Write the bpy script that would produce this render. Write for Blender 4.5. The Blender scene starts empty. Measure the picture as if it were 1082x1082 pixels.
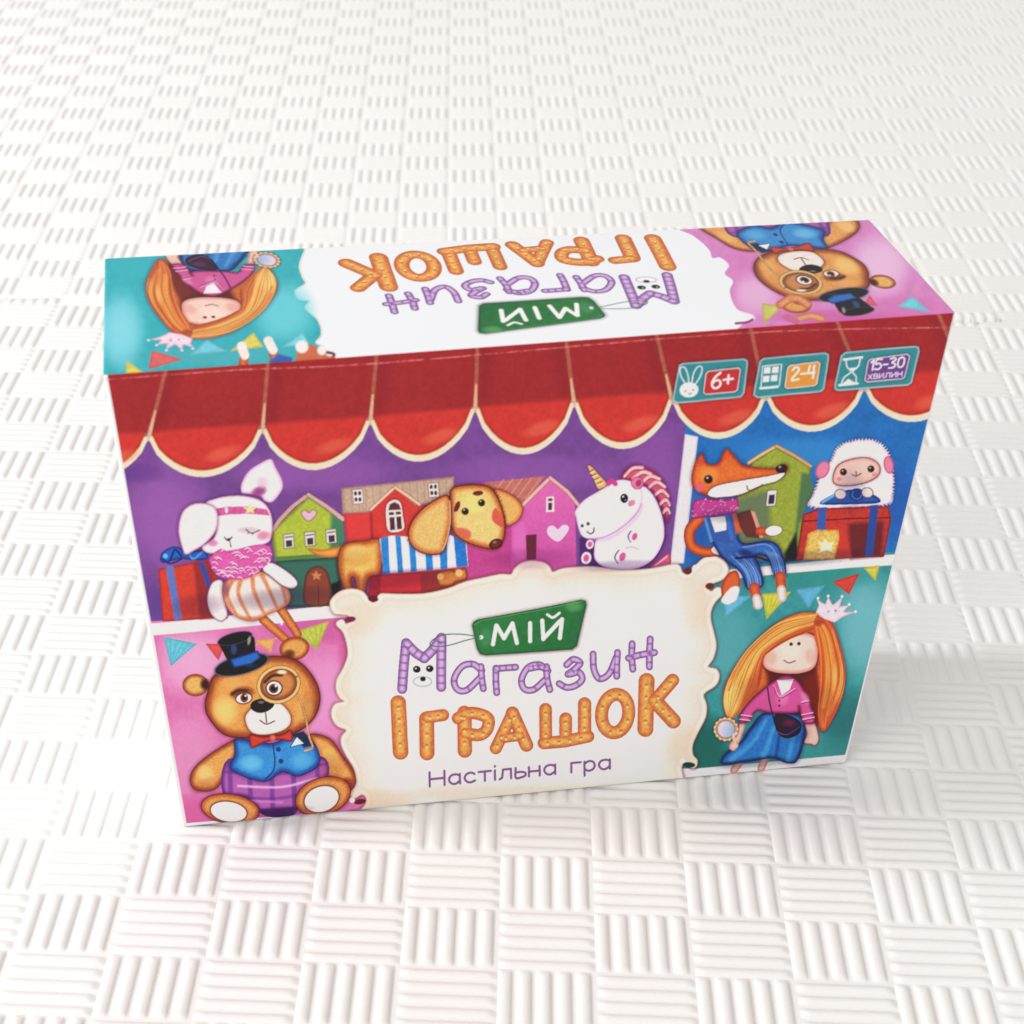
# Board game carton standing on two ribbed foam play mats.
# Units: metres.  x runs along the carton, y away from the viewer, z up.
import bpy
# ---------------------------------------------------------------- painter
# The printed artwork is brushed onto the vertices of the carton faces: every
# vertex holds one dot of ink (a colour attribute), every drawn motif becomes
# its own piece of the printed face.
import numpy as np, math, random

def smooth_closed(p, n=5):
    p = np.asarray(p, float); m = len(p); out = []
    for i in range(m):
        a, b, c, d = p[i-1], p[i], p[(i+1) % m], p[(i+2) % m]
        for k in range(n):
            t = k/n
            out.append(.5*((2*b)+(c-a)*t+(2*a-5*b+4*c-d)*t*t+(3*b-a-3*c+d)*t**3))
    return np.array(out)

def smooth_open(p, n=5):
    p = np.asarray(p, float); m = len(p)
    if m < 3: return p
    q = np.vstack([2*p[0]-p[1], p, 2*p[-1]-p[-2]]); out = []
    for i in range(1, m):
        a, b, c, d = q[i-1], q[i], q[i+1], q[i+2]
        for k in range(n):
            t = k/n
            out.append(.5*((2*b)+(c-a)*t+(2*a-5*b+4*c-d)*t*t+(3*b-a-3*c+d)*t**3))
    out.append(p[-1]); return np.array(out)

def ell(cx, cy, rx, ry, ang=0, n=28):
    t = np.linspace(0, 2*np.pi, n, endpoint=False); a = math.radians(ang)
    x = rx*np.cos(t); y = ry*np.sin(t)
    return np.stack([cx+x*math.cos(a)-y*math.sin(a), cy+x*math.sin(a)+y*math.cos(a)], 1)

def hsh(ix, iy, s):
    v = np.sin(ix*127.1+iy*311.7+s*74.7)*43758.5453
    return v-np.floor(v)

def vnoise(x, y, s=0):
    ix = np.floor(x); iy = np.floor(y); fx = x-ix; fy = y-iy
    fx = fx*fx*(3-2*fx); fy = fy*fy*(3-2*fy)
    return (hsh(ix, iy, s)*(1-fx)*(1-fy)+hsh(ix+1, iy, s)*fx*(1-fy)
            + hsh(ix, iy+1, s)*(1-fx)*fy+hsh(ix+1, iy+1, s)*fx*fy)*2-1

class Z:                       # reading frame of an enlarged detail
    def __init__(s, ox, oy, k): s.o = np.array([ox, oy], float); s.k = k
    def __call__(s, *p):
        a = np.array(p, float).reshape(-1, 2)
        return a/s.k+s.o

ZA = Z(100, 220, 3.607); ZB = Z(350, 220, 2.705); ZC = Z(700, 220, 3.381); ZD = Z(120, 470, 4.1615)
ZE = Z(350, 480, 2.847); ZF = Z(700, 440, 3.864); ZG = Z(150, 640, 4.328); ZH = Z(350, 590, 2.576)
ZI = Z(720, 600, 4.508); ZJ = Z(180, 480, 7.213); ZK = Z(230, 500, 5.41); ZL = Z(350, 490, 7.215)
ZM = Z(430, 490, 6.365); ZN = Z(590, 480, 7.213); ZO = Z(400, 660, 6.011); ZP = Z(560, 640, 6.011)

class Sheet:
    def __init__(s, X, Y, img=None, pid=None, reg=None):
        s.X = X; s.Y = Y
        s.img = np.zeros(X.shape+(3,)) if img is None else img
        s.pid = np.zeros(X.shape, np.int16) if pid is None else pid
        s.clip = None; s.region = reg; s.cur = 0; s.aa = .55
        s.bx = (X.min(), X.max(), Y.min(), Y.max())
    def win(s, p, pad):
        x0, y0 = p.min(0)-pad; x1, y1 = p.max(0)+pad
        if x1 < s.bx[0] or x0 > s.bx[1] or y1 < s.bx[2] or y0 > s.bx[3]: return None
        m = (s.X > x0) & (s.X < x1) & (s.Y > y0) & (s.Y < y1)
        r = np.flatnonzero(m.any(1)); c = np.flatnonzero(m.any(0))
        if len(r) == 0: return None
        return slice(r[0], r[-1]+1), slice(c[0], c[-1]+1)
    def seg(s, w, p, closed):
        X = s.X[w]; Y = s.Y[w]; best = np.full(X.shape, 1e9); par = np.zeros(X.shape, bool)
        bt = np.zeros(X.shape); n = len(p); L = 0.
        for i in range(n if closed else n-1):
            ax, ay = p[i]; bx, by = p[(i+1) % n]; dx = bx-ax; dy = by-ay; l2 = dx*dx+dy*dy
            if l2 < 1e-12: continue
            t = np.clip(((X-ax)*dx+(Y-ay)*dy)/l2, 0, 1)
            d = (X-ax-t*dx)**2+(Y-ay-t*dy)**2
            u = d < best; best = np.where(u, d, best)
            l = math.sqrt(l2)
            if not closed: bt = np.where(u, L+t*l, bt); L += l
            else:
                c = (ay > Y) != (by > Y)
                if dy != 0: par ^= c & (X < (Y-ay)*dx/dy+ax)
        d = np.sqrt(best)
        if closed: return np.where(par, -d, d), None
        return d, bt/max(L, 1e-9)
    def mix(s, w, a, col):
        if s.clip is not None: a = a*s.clip[w]
        if s.region is not None: a = a*s.region[w]
        im = s.img[w]
        im[...] = im*(1-a[..., None])+np.asarray(col)*a[..., None]
        if s.cur: s.pid[w][a > .5] = s.cur
    def shade(s, w, d, col, edge, ew, grad, tex, ts, fur=None):
        X = s.X[w]; Y = s.Y[w]
        C = np.broadcast_to(np.array(col, float)/255, X.shape+(3,)).copy()
        if grad is not None:
            x0, y0, x1, y1, c2 = grad
            t = np.clip(((X-x0)*(x1-x0)+(Y-y0)*(y1-y0))/((x1-x0)**2+(y1-y0)**2), 0, 1)[..., None]
            C = C*(1-t)+np.array(c2)/255*t
        if edge is not None:
            t = np.clip(-d/ew, 0, 1); t = (t*t*(3-2*t))[..., None]
            C = np.array(edge)/255*(1-t)+C*t
        if tex:
            n = vnoise(X/ts, Y/ts, 3)*.6+vnoise(X/ts*2.7, Y/ts*2.7, 9)*.5
            C = np.clip(C*(1+tex*n[..., None]), 0, 1)
        if fur:
            an = math.radians(fur[0])+vnoise(X/16, Y/16, 21)*1.0
            u = X*np.cos(an)+Y*np.sin(an); v = -X*np.sin(an)+Y*np.cos(an)
            n = vnoise(u/4.2, v/.95, 31)*.7+vnoise(u/2.3+9, v/.7, 33)*.5
            C = np.clip(C*(1+fur[1]*n[..., None]*np.array([.8, 1, 1.2])), 0, 1)
        return C
    def poly(s, p, col, sm=True, edge=None, ew=5, out=None, ow=1.2, grad=None, tex=.03, ts=2.2, a=1., soft=None, n=5, fur=None, halo=.34):
        p = smooth_closed(p, n) if sm else np.asarray(p, float)
        sf = soft or s.aa
        hw = min(5., .13*min(np.ptp(p[:, 0]), np.ptp(p[:, 1]))) if out is not None else 0
        w = s.win(p, ow+sf+1+hw)
        if w is None: return
        d, _ = s.seg(w, p, True)
        if hw > 1 and halo:
            c = s.cur; s.cur = 0; s.mix(w, np.clip(1-d/hw, 0, 1)**1.5*halo, np.array((.16, .07, .18))); s.cur = c
        if out is not None:
            s.mix(w, np.clip((ow/2-d)/s.aa+.5, 0, 1)*a, np.array(out)/255)
            al = np.clip((-ow/2-d)/s.aa+.5, 0, 1)
        else: al = np.clip(-d/sf+.5, 0, 1)
        s.mix(w, al*a, s.shade(w, d, col, edge, ew, grad, tex, ts, fur))
    def line(s, p, wd, col, sm=True, edge=None, w2=None, out=None, ow=1., grad=None, tex=.04, a=1., soft=None, ts=2.2, n=5):
        p = smooth_open(p, n) if sm else np.asarray(p, float)
        sf = soft or s.aa
        w = s.win(p, max(wd, w2 or 0)+sf+2+ow)
        if w is None: return
        d, t = s.seg(w, p, False)
        r = wd/2 if w2 is None else (wd+(w2-wd)*t)/2
        if out is not None: s.mix(w, np.clip((r+ow-d)/s.aa+.5, 0, 1)*a, np.array(out)/255)
        s.mix(w, np.clip((r-d)/sf+.5, 0, 1)*a, s.shade(w, d-r, col, edge, wd*.42, grad, tex, ts))
    def blob(s, cx, cy, rx, ry, col, a=1., ang=0, pw=1.):
        w = s.win(np.array([[cx-max(rx, ry), cy-max(rx, ry)], [cx+max(rx, ry), cy+max(rx, ry)]]), 1)
        if w is None: return
        X = s.X[w]-cx; Y = s.Y[w]-cy; q = math.radians(ang)
        u = (X*math.cos(q)+Y*math.sin(q))/rx; v = (-X*math.sin(q)+Y*math.cos(q))/ry
        t = np.clip(1-(u*u+v*v), 0, 1)**pw; t = t*t*(3-2*t)
        c = s.cur; s.cur = 0; s.mix(w, t*a, np.array(col, float)/255); s.cur = c
    def dot(s, cx, cy, r, col, ry=None, ang=0, a=1., soft=None, tex=0): s.poly(ell(cx, cy, r, ry or r, ang, 14), col, sm=False, a=a, tex=tex, soft=soft)
    def only(s, p, sm=True):                 # limit the next strokes to a shape
        s.clip = None
        if p is None: return
        p = smooth_closed(p, 5) if sm else np.asarray(p, float)
        c = np.zeros(s.X.shape); w = s.win(p, 2)
        if w is not None:
            d, _ = s.seg(w, p, True); c[w] = np.clip(-d/s.aa+.5, 0, 1)
        s.clip = c

# stroke letters, unit cell 0..1 wide, 0 (base) .. 1 (cap); x-height .68
GL = {
 'Н': (.72, [[(0, 0), (0, 1)], [(.72, 0), (.72, 1)], [(0, .5), (.72, .5)]]),
 'а': (.56, [[(.54, .55), (.36, .67), (.12, .6), (.02, .34), (.12, .08), (.32, 0), (.54, .18)], [(.55, .67), (.55, 0)]]),
 'с': (.5, [[(.5, .56), (.36, .67), (.14, .62), (.02, .36), (.12, .08), (.32, 0), (.52, .1)]]),
 'т': (.56, [[(0, .66), (.6, .66)], [(.3, .66), (.3, 0)]]),
 'і': (.06, [[(.03, .66), (.03, 0)], [(.03, .93), (.03, .97)]]),
 'л': (.56, [[(.0, 0), (.12, .1), (.16, .66), (.55, .66), (.55, 0)]]),
 'ь': (.46, [[(.02, .68), (.02, 0), (.3, 0), (.48, .1), (.48, .28), (.3, .37), (.02, .37)]]),
 'н': (.52, [[(0, .66), (0, 0)], [(.52, .66), (.52, 0)], [(0, .34), (.52, .34)]]),
 'г': (.44, [[(.02, 0), (.02, .66), (.48, .66)]]),
 'р': (.5, [[(.02, -.32), (.02, .66)], [(.02, .5), (.2, .67), (.42, .62), (.52, .34), (.42, .08), (.22, 0), (.02, .14)]]),
 'х': (.46, [[(0, .66), (.46, 0)], [(.46, .66), (0, 0)]]),
 'в': (.44, [[(.02, 0), (.02, .66), (.3, .66), (.4, .5), (.28, .36), (.02, .36)], [(.28, .36), (.46, .2), (.32, 0), (.02, 0)]]),
 'и': (.5, [[(0, .66), (0, 0), (.5, .66), (.5, 0)]]),
 '6': (.5, [[(.46, .92), (.2, .7), (.03, .34), (.12, .04), (.34, 0), (.5, .2), (.42, .44), (.2, .46), (.05, .3)]]),
 '+': (.5, [[(0, .45), (.5, .45)], [(.25, .7), (.25, .2)]]),
 '2': (.5, [[(.02, .78), (.2, .98), (.42, .92), (.46, .68), (.02, .02), (.52, .02)]]),
 '4': (.5, [[(.12, 1), (.02, .42), (.5, .42)], [(.42, .98), (.42, 0)]]),
 '1': (.16, [[(0, .78), (.18, 1), (.18, 0)]]),
 '5': (.46, [[(.46, 1), (.08, 1), (.04, .56), (.3, .6), (.48, .34), (.34, .04), (.0, .06)]]),
 '3': (.46, [[(.02, .94), (.3, 1), (.44, .8), (.18, .56), (.46, .36), (.36, .06), (.0, .04)]]),
 '0': (.5, [[(.25, 1), (.04, .8), (.04, .2), (.25, 0), (.46, .2), (.46, .8), (.25, 1)]]),
 '-': (.3, [[(0, .42), (.34, .42)]]),
}
CURVY = set('асьр635230ав')
def write(s, text, p0, p1, up, wd, col, gap=.22, slant=0.):
    p0 = np.array(p0, float); p1 = np.array(p1, float); up = np.array(up, float)
    tot = sum((GL[c][0] if c != ' ' else .35)+gap for c in text)-gap
    ux = (p1-p0)/tot; x = 0
    for c in text:
        if c == ' ': x += .35+gap; continue
        adv, st = GL[c]
        for q in st:
            q = np.array(q, float); q[:, 0] += x+slant*q[:, 1]
            P = p0+q[:, :1]*ux+q[:, 1:]*up
            s.line(P, wd, col, sm=(c in CURVY and len(P) > 3), tex=0)
        x += adv+gap

IDS = ['ground_colour']
def begin(s, name, new=False):
    if new or name not in IDS: IDS.append(name); s.cur = len(IDS)-1
    else: s.cur = IDS.index(name)
def end(s): s.cur = 0; s.clip = None

# ---------------------------------------------------------------- the motifs
WHITE = (243, 238, 236)
def lerp(a, b, t): return a+(b-a)*t

def scallop(a, b, dep, n=14):
    a = np.array(a); b = np.array(b); out = []
    for i in range(n+1):
        t = i/n; p = a+(b-a)*t
        out.append(p+np.array([0, dep*max(0, math.sin(math.pi*t))**.62]))
    return out

def awning(s):
    begin(s, 'printed_awning')
    cusp = [(60, 472), (156.8, 463), (277.4, 455.5), (391.3, 446.5), (502.3, 433.5), (607, 428), (710.6, 424.5), (809.4, 420.5), (913.5, 411), (1020, 401)]
    bot = [504, 504, 497, 488, 480.6, 475, 464, 456.6, 446]
    top = [(20, 403), (174.8, 391.9), (283, 383.6), (398, 375), (504.5, 367.5), (598.4, 361), (694, 354), (793, 346), (884, 338), (988, 328), (1060, 325)]
    for i in range(9):
        a, b = cusp[i], cusp[i+1]; dep = bot[i]-(a[1]+b[1])/2
        arc = scallop(a, b, dep)
        P = [(top[i][0], top[i][1]-60)]+arc+[(top[i+1][0], top[i+1][1]-60)]
        # purple shade line under the cream hem, then hem, then the cloth
        s.poly(np.array(arc+[(b[0], b[1]-2), (a[0], a[1]-2)]), (236, 214, 186), sm=False, tex=.04)
        q = scallop((a[0]+3, a[1]-5), (b[0]-3, b[1]-5), dep-2)
        s.poly(np.array([(top[i][0], top[i][1]-60), (top[i][0], top[i][1]+3)]+q+[(top[i+1][0], top[i+1][1]+3), (top[i+1][0], top[i+1][1]-60)]), (200, 58, 52), sm=False, edge=(160, 44, 42), ew=3.5, tex=.05, ts=5)
        s.line(q, 1.1, (206, 128, 70), sm=False, a=.8)
        m = np.array([a, b]).mean(0)
        s.blob(m[0]+18, m[1]+dep*.45, 26, 9, (226, 120, 88), .5, -18)
    # upper, darker slope
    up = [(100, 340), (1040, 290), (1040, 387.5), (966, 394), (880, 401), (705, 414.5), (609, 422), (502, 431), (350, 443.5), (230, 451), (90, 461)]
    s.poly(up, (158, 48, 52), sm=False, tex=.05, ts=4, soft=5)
    for i in range(1, 10):
        t, c = np.array(top[i]), np.array(cusp[i] if i < 9 else (1024, 420))
        if i == 9: t = np.array((988, 322)); c = np.array((1012, 380))
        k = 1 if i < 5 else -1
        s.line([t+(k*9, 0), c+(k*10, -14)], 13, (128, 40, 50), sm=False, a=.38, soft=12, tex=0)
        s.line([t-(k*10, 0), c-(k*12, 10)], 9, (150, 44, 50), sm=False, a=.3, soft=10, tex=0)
        s.line([t, lerp(t, c, .55), c+(0, -3)], 3.6, (168, 98, 80), w2=4.4, tex=.12)
        s.line([lerp(t, c, .6), c+(0, 1)], 2, (222, 186, 150), sm=False, w2=4.6, a=.8)
    end(s)

def pennant(s, p, col, out=None, stripes=None):
    begin(s, 'printed_pennant', True)
    s.poly(p, col, sm=False, tex=.07, out=None, edge=tuple(int(c*.88) for c in col), ew=3)
    if stripes:
        s.only(p, sm=False); a, b, c = np.array(p[0]), np.array(p[1]), np.array(p[2])
        for t in (.2, .4, .6, .8): s.line([a+(b-a)*t, c*1.0+(a+(b-a)*t-c)*.15], 1, stripes, sm=False, a=.6)
        s.clip = None

def backgrounds(s):
    s.poly([(80, 380), (735, 380), (760, 440), (722, 622), (100, 690)], (120, 76, 144), sm=False, tex=.06, ts=9)
    for x, y, rx, ry, c, a in [(175, 545, 60, 70, (158, 98, 172), .75), (330, 500, 110, 26, (152, 94, 168), .65), (560, 500, 120, 26, (148, 92, 168), .6), (690, 500, 40, 70, (146, 88, 164), .7), (160, 640, 40, 26, (92, 66, 140), .6), (140, 500, 40, 14, (104, 62, 138), .6)]:
        s.blob(x, y, rx, ry, c, a)
    s.poly([(728, 400), (1010, 330), (960, 600), (712, 615)], (34, 112, 180), sm=False, tex=.07, ts=6)
    for x, y, rx, ry, c, a in [(850, 478, 90, 20, (56, 140, 204), .7), (780, 470, 40, 18, (40, 122, 192), .6), (950, 530, 30, 50, (36, 88, 170), .6), (735, 570, 20, 40, (30, 84, 160), .6)]:
        s.blob(x, y, rx, ry, c, a)
    s.poly([(100, 660), (420, 640), (420, 900), (150, 900)], (214, 116, 170), sm=False, tex=.05, ts=9)
    for x, y, rx, ry, c, a in [(205, 700, 50, 45, (232, 168, 206), .8), (345, 735, 50, 60, (226, 150, 198), .85), (200, 800, 40, 60, (224, 150, 190), .6), (330, 665, 60, 20, (196, 90, 150), .7), (210, 862, 70, 30, (202, 92, 148), .8), (370, 690, 16, 50, (186, 70, 130), .5), (300, 840, 90, 60, (200, 96, 156), .4)]:
        s.blob(x, y, rx, ry, c, a)
    s.poly([(700, 606), (1000, 578), (960, 860), (700, 860)], (60, 146, 148), sm=False, tex=.06, ts=8)
    for x, y, rx, ry, c, a in [(915, 660, 40, 75, (118, 182, 192), .85), (765, 680, 45, 60, (92, 164, 172), .8), (900, 765, 40, 45, (40, 110, 112), .8), (745, 790, 34, 45, (22, 96, 88), .8), (870, 610, 80, 16, (46, 140, 130), .6), (905, 790, 40, 18, (56, 140, 140), .6)]:
        s.blob(x, y, rx, ry, c, a)

def shelf(s):
    begin(s, 'printed_shelf_post')
    s.poly(ZF((92, 72), (146, 84), (88, 600), (30, 612)), (232, 222, 226), sm=False, edge=(206, 190, 214), ew=2.5)
    begin(s, 'printed_shelf')
    s.poly([(140, 660.5), (360, 639.4), (600, 617.6), (600, 630), (350.7, 653.8), (140, 673.5)], (236, 228, 226), sm=False, tex=.03, edge=(222, 206, 206), ew=1.5)
    begin(s, 'printed_shelf', True)
    s.poly([(600, 617.6), (832, 596.6), (970, 583.4), (966, 595.5), (833, 606), (600, 630)], (236, 228, 226), sm=False, tex=.03, edge=(222, 206, 206), ew=1.5)
    end(s)

def green_house(s):
    begin(s, 'printed_green_house')
    s.poly(ZK((330, 500), (690, 480), (715, 700), (715, 760), (400, 772)), (64, 112, 98), sm=False, edge=(40, 76, 74), ew=5)
    s.poly(ZK((640, 640), (700, 620), (700, 755), (650, 760)), (20, 24, 30), sm=False, soft=3)
    s.poly(ZK((520, 128), (715, 262), (722, 400), (690, 440), (690, 482), (330, 505), (305, 330)), (172, 186, 62), sm=False, edge=(120, 132, 52), ew=5, tex=.08)
    s.poly(ZK((650, 230), (716, 262), (722, 400), (690, 470), (640, 470)), (62, 124, 100), sm=False, soft=5, a=.9)
    s.poly(ZK((325, 480), (690, 458), (690, 482), (328, 503)), (96, 130, 80), sm=False)
    s.line(ZK((316, 325), (360, 262), (430, 190), (518, 124)), 4.2, (206, 158, 158), w2=3.6, sm=False, out=(120, 70, 100), ow=.5)
    s.line(ZK((518, 124), (620, 190), (716, 264)), 3.4, (212, 168, 160), w2=4.4, sm=False, out=(110, 70, 110), ow=.5)
    for x, y in ((405, 395), (526, 383), (648, 368)):
        s.poly(ZK((x-30, y-42), (x+28, y-48), (x+33, y+32), (x-24, y+38)), (222, 212, 208), sm=False, out=(110, 110, 90), ow=.6)
        s.poly(ZK((x-15, y-8), (x+20, y-12), (x+22, y+26), (x-12, y+30)), (72, 60, 70), sm=False)
        s.line(ZK((x-20, y-26), (x+22, y-31)), 1.4, (110, 90, 110), sm=False)
    h = ZK((522, 228), (500, 212), (480, 226), (492, 256), (522, 274), (554, 250), (566, 222), (542, 210))
    s.poly(h, (226, 176, 206), out=(140, 120, 90), ow=.8)
    s.poly(ZK((500, 755), (495, 620), (520, 555), (570, 532), (620, 555), (645, 620), (645, 750)), (140, 74, 56), edge=(84, 62, 54), ew=4)
    s.line(ZK((575, 640), (578, 750)), .8, (90, 50, 44), sm=False)
    s.poly(ZK((562, 556), (572, 580), (598, 580), (580, 595), (588, 615), (565, 603), (545, 615), (550, 592), (532, 578), (554, 578)), (196, 130, 84), sm=False)
    end(s)

def red_house(s):
    begin(s, 'printed_red_house')
    s.poly(ZL((95, 380), (300, 370), (485, 190), (700, 320), (700, 600), (120, 620)), (206, 62, 58), sm=False, tex=.05)
    s.poly(ZL((95, 380), (300, 372), (310, 600), (120, 615)), (214, 64, 62), sm=False, edge=(180, 48, 52), ew=2.5)
    s.line(ZL((305, 380), (318, 600)), 2.2, (150, 40, 48), sm=False, a=.7)
    s.poly(ZM((-80, 620), (420, 560), (400, 830), (-100, 860)), (196, 62, 74), sm=False)
    s.poly(ZL((75, 188), (938, 100), (938, 290), (640, 320), (485, 185), (300, 355), (290, 375), (85, 385)), (190, 160, 140), sm=False, tex=.1, ts=1.6, edge=(156, 118, 108), ew=3)
    s.only(ZL((75, 188), (938, 100), (938, 290), (640, 320), (485, 185), (300, 355), (290, 375), (85, 385)), sm=False)
    for k in range(16):
        x = 90+k*56; s.line(ZL((x, 90), (x+14, 380)), 1, (160, 124, 116), sm=False, a=.55)
    s.clip = None
    s.line(ZL((302, 352), (400, 260), (486, 182)), 2.6, (232, 196, 166), sm=False, out=(150, 80, 70), ow=.5)
    s.line(ZL((486, 182), (580, 245), (672, 312)), 2.6, (232, 196, 166), sm=False, out=(150, 80, 70), ow=.5)
    for x, y in ((205, 255), (783, 205)):
        s.poly(ZL((x-44, y-52), (x+32, y-58), (x+40, y+48), (x-34, y+54)), (232, 220, 214), sm=False, out=(150, 120, 110), ow=.5)
        for a, b in ((-20, -26), (12, -28), (-16, 20), (14, 20)): s.dot(*ZL((x+a, y+b))[0], 1.7, (84, 50, 56), ry=2.3)
    s.poly(ZL((440, 520), (415, 400), (425, 310), (480, 275), (530, 300), (548, 400), (552, 505)), (230, 212, 206), out=(160, 60, 60), ow=.6)
    s.poly(ZL((436, 358), (446, 312), (482, 294), (518, 312), (532, 352)), (96, 58, 66), sm=False)
    for q in (((440, 372), (476, 370), (480, 392), (442, 395)), ((492, 370), (530, 366), (532, 388), (494, 390)), ((444, 412), (482, 410), (488, 505), (450, 510)), ((496, 408), (532, 404), (540, 500), (504, 504))):
        s.poly(ZL(*q), (88, 52, 62), sm=False)
    s.poly(ZL((370, 850), (690, 830), (700, 990), (360, 1000)), (196, 48, 62), sm=False, edge=(150, 40, 56), ew=3)
    s.poly(ZL((690, 830), (938, 800), (938, 980), (690, 990)), (150, 52, 58), sm=False, soft=2)
    s.poly(ZL((300, 850), (372, 850), (365, 1060), (270, 1060)), (158, 40, 62), sm=False)
    end(s)

def pink_house(s):
    begin(s, 'printed_pink_house')
    s.poly(ZM((400, 560), (420, 140), (930, 88), (780, 290), (705, 380), (700, 760), (380, 800)), (190, 72, 140), sm=False, tex=.06)
    s.poly(ZM((520, 130), (930, 86), (900, 130), (775, 285), (640, 300)), (190, 112, 104), sm=False, tex=.12, ts=1.5)
    for k in range(5): s.line(ZM((900-k*62, 98+k*3), (800-k*62, 240)), 1.1, (220, 170, 150), sm=False, a=.6)
    s.poly(ZM((965, 110), (1082, 200), (1130, 250), (1140, 720), (700, 760), (705, 380), (780, 290)), (216, 104, 172), sm=False, tex=.05, grad=(590, 520, 585, 600, (196, 84, 160)))
    s.blob(*ZM((760, 520))[0], 10, 26, (226, 120, 190), .6)
    s.line(ZM((776, 284), (880, 180), (964, 98)), 3.4, (230, 180, 166), sm=False, out=(150, 80, 100), ow=.5)
    s.line(np.vstack([ZM((964, 98), (1080, 190)), ZN((150, 385))]), 3.4, (226, 176, 160), sm=False, out=(130, 60, 110), ow=.5)
    s.poly(ZM((938, 226), (990, 222), (992, 325), (936, 328)), (228, 214, 214), sm=False)
    s.poly(ZM((950, 236), (978, 234), (978, 252), (951, 254)), (90, 50, 70), sm=False); s.poly(ZM((950, 266), (976, 264), (976, 312), (951, 314)), (90, 50, 70), sm=False)
    s.poly(ZM((800, 480), (872, 474), (868, 640), (805, 645)), (104, 44, 58), sm=False, tex=.14, ts=1)
    s.poly(ZM((1015, 440), (985, 418), (948, 430), (950, 480), (1020, 522), (1085, 450), (1080, 416), (1045, 414)), (230, 202, 226))
    end(s)

def dog(s):
    begin(s, 'printed_dog')
    o = (120, 60, 30)
    # tail, hindquarter, legs
    s.poly(ZK((512, 432), (560, 470), (640, 486), (700, 470), (720, 420), (650, 430), (590, 440)), (232, 160, 76), edge=(196, 104, 48), ew=4)
    s.poly(ZL((120, 1000), (60, 830), (60, 680), (120, 610), (260, 590), (370, 580), (390, 700), (370, 840), (290, 870), (250, 1000), (200, 1000), (180, 880), (150, 880), (160, 980)), (238, 182, 96), edge=(172, 84, 42), ew=10, out=o, ow=1.2, tex=.05, fur=(60, .15))
    s.blob(*ZL((190, 680))[0], 15, 11, (244, 206, 120), .8)
    s.poly(ZM((200, 735), (290, 712), (330, 720), (395, 700), (405, 775), (330, 800), (300, 825), (215, 820)), (206, 128, 66), edge=(120, 58, 44), ew=4, tex=.15, ts=1.2)
    s.dot(*ZM((225, 760))[0], 3.4, (238, 186, 110), soft=1.5); s.dot(*ZM((350, 735))[0], 4, (238, 186, 110), soft=1.5)
    # striped shirt
    P = np.vstack([ZL((370, 575), (460, 550), (600, 560)), ZM((0, 520), (290, 480), (400, 530), (412, 690), (200, 712), (20, 730)), ZL((400, 842))])
    s.poly(P, (232, 228, 240), sm=False, tex=.03); s.only(P, sm=False)
    for a, b, w in (((405, 550), (420, 850), 8), ((508, 550), (530, 840), 5.6), ((612, 560), (632, 840), 6.4), ((740, 600), (752, 830), 7.2), ((858, 600), (862, 810), 7)):
        s.line(ZL(a, b), w, (38, 132, 206), sm=False, tex=.12)
    s.line(ZM((240, 560), (248, 700)), 7, (38, 132, 206), sm=False, tex=.12); s.line(ZM((352, 490), (372, 700)), 12, (34, 120, 200), sm=False, tex=.14)
    s.line(ZL((380, 848), (938, 800)), 4, (60, 60, 130), sm=False, a=.35, soft=4)
    s.clip = None
    # far ear, head, near ear
    s.poly(ZM((590, 178), (680, 200), (750, 250), (780, 310), (750, 380), (690, 415), (650, 400), (620, 300)), (236, 172, 100), edge=(200, 112, 60), ew=5, out=o, ow=.8, tex=.05, fur=(60, .15))
    s.poly(ZM((300, 175), (370, 148), (480, 145), (560, 165), (610, 230), (650, 340), (660, 430), (645, 520), (600, 570), (545, 570), (430, 540), (330, 480), (292, 380), (290, 250)), (240, 196, 122), edge=(184, 92, 42), ew=8, out=(112, 48, 36), ow=1.7, tex=.05, fur=(60, .15))
    s.blob(*ZM((450, 270))[0], 18, 14, (248, 222, 130), .7)
    s.poly(ZM((575, 330), (600, 300), (640, 360), (650, 425), (610, 415), (575, 380)), (212, 92, 76))
    s.poly(ZM((320, 440), (370, 432), (425, 455), (425, 500), (370, 490)), (214, 106, 84), soft=2)
    s.poly(ell(*ZM((478, 200))[0], 5.6, 2.6, -4), (116, 44, 40), sm=False); s.poly(ell(*ZM((338, 290))[0], 2.7, 6.2, 22), (116, 44, 40), sm=False)
    for x, y in ((502, 265), (392, 322)):
        s.dot(*ZM((x, y))[0], 3.9, (70, 36, 34)); s.dot(*(ZM((x, y))[0]+(.2, -.6)), 1.7, (20, 14, 18)); s.dot(*(ZM((x, y))[0]+(-1, -1.6)), .8, (230, 220, 220))
    s.poly(ell(*ZM((598, 540))[0], 7.4, 5.4, -22), (112, 52, 48), sm=False, edge=(60, 26, 32), ew=3); s.blob(*ZM((590, 527))[0], 3, 1.6, (190, 130, 120), .8)
    for i in range(22):
        t = i/21; q = smooth_open(ZM((300, 460), (350, 510), (430, 555), (545, 590), (620, 580)), 8)
        p = q[int(t*(len(q)-1))]; s.line([p, p+(1.2, -2.2)], .7, (150, 84, 40), sm=False)
    for i in range(20):
        q = smooth_open(ZM((480, 140), (560, 160), (615, 230), (655, 340), (662, 430)), 8)
        p = q[int(i/19*(len(q)-1))]; s.line([p+(-1.4, .6), p+(1.2, -.6)], .8, (120, 50, 40), sm=False)
    s.poly(ZM((270, 215), (200, 240), (110, 300), (40, 380), (10, 460), (25, 540), (90, 595), (180, 612), (245, 590), (275, 500), (296, 380), (294, 280)), (238, 184, 112), edge=(196, 106, 60), ew=8, out=(96, 44, 40), ow=1.4, tex=.05, fur=(60, .15))
    s.line(ZM((288, 250), (292, 380), (270, 510), (240, 580)), 1, (250, 214, 160), a=.8)
    end(s)

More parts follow.
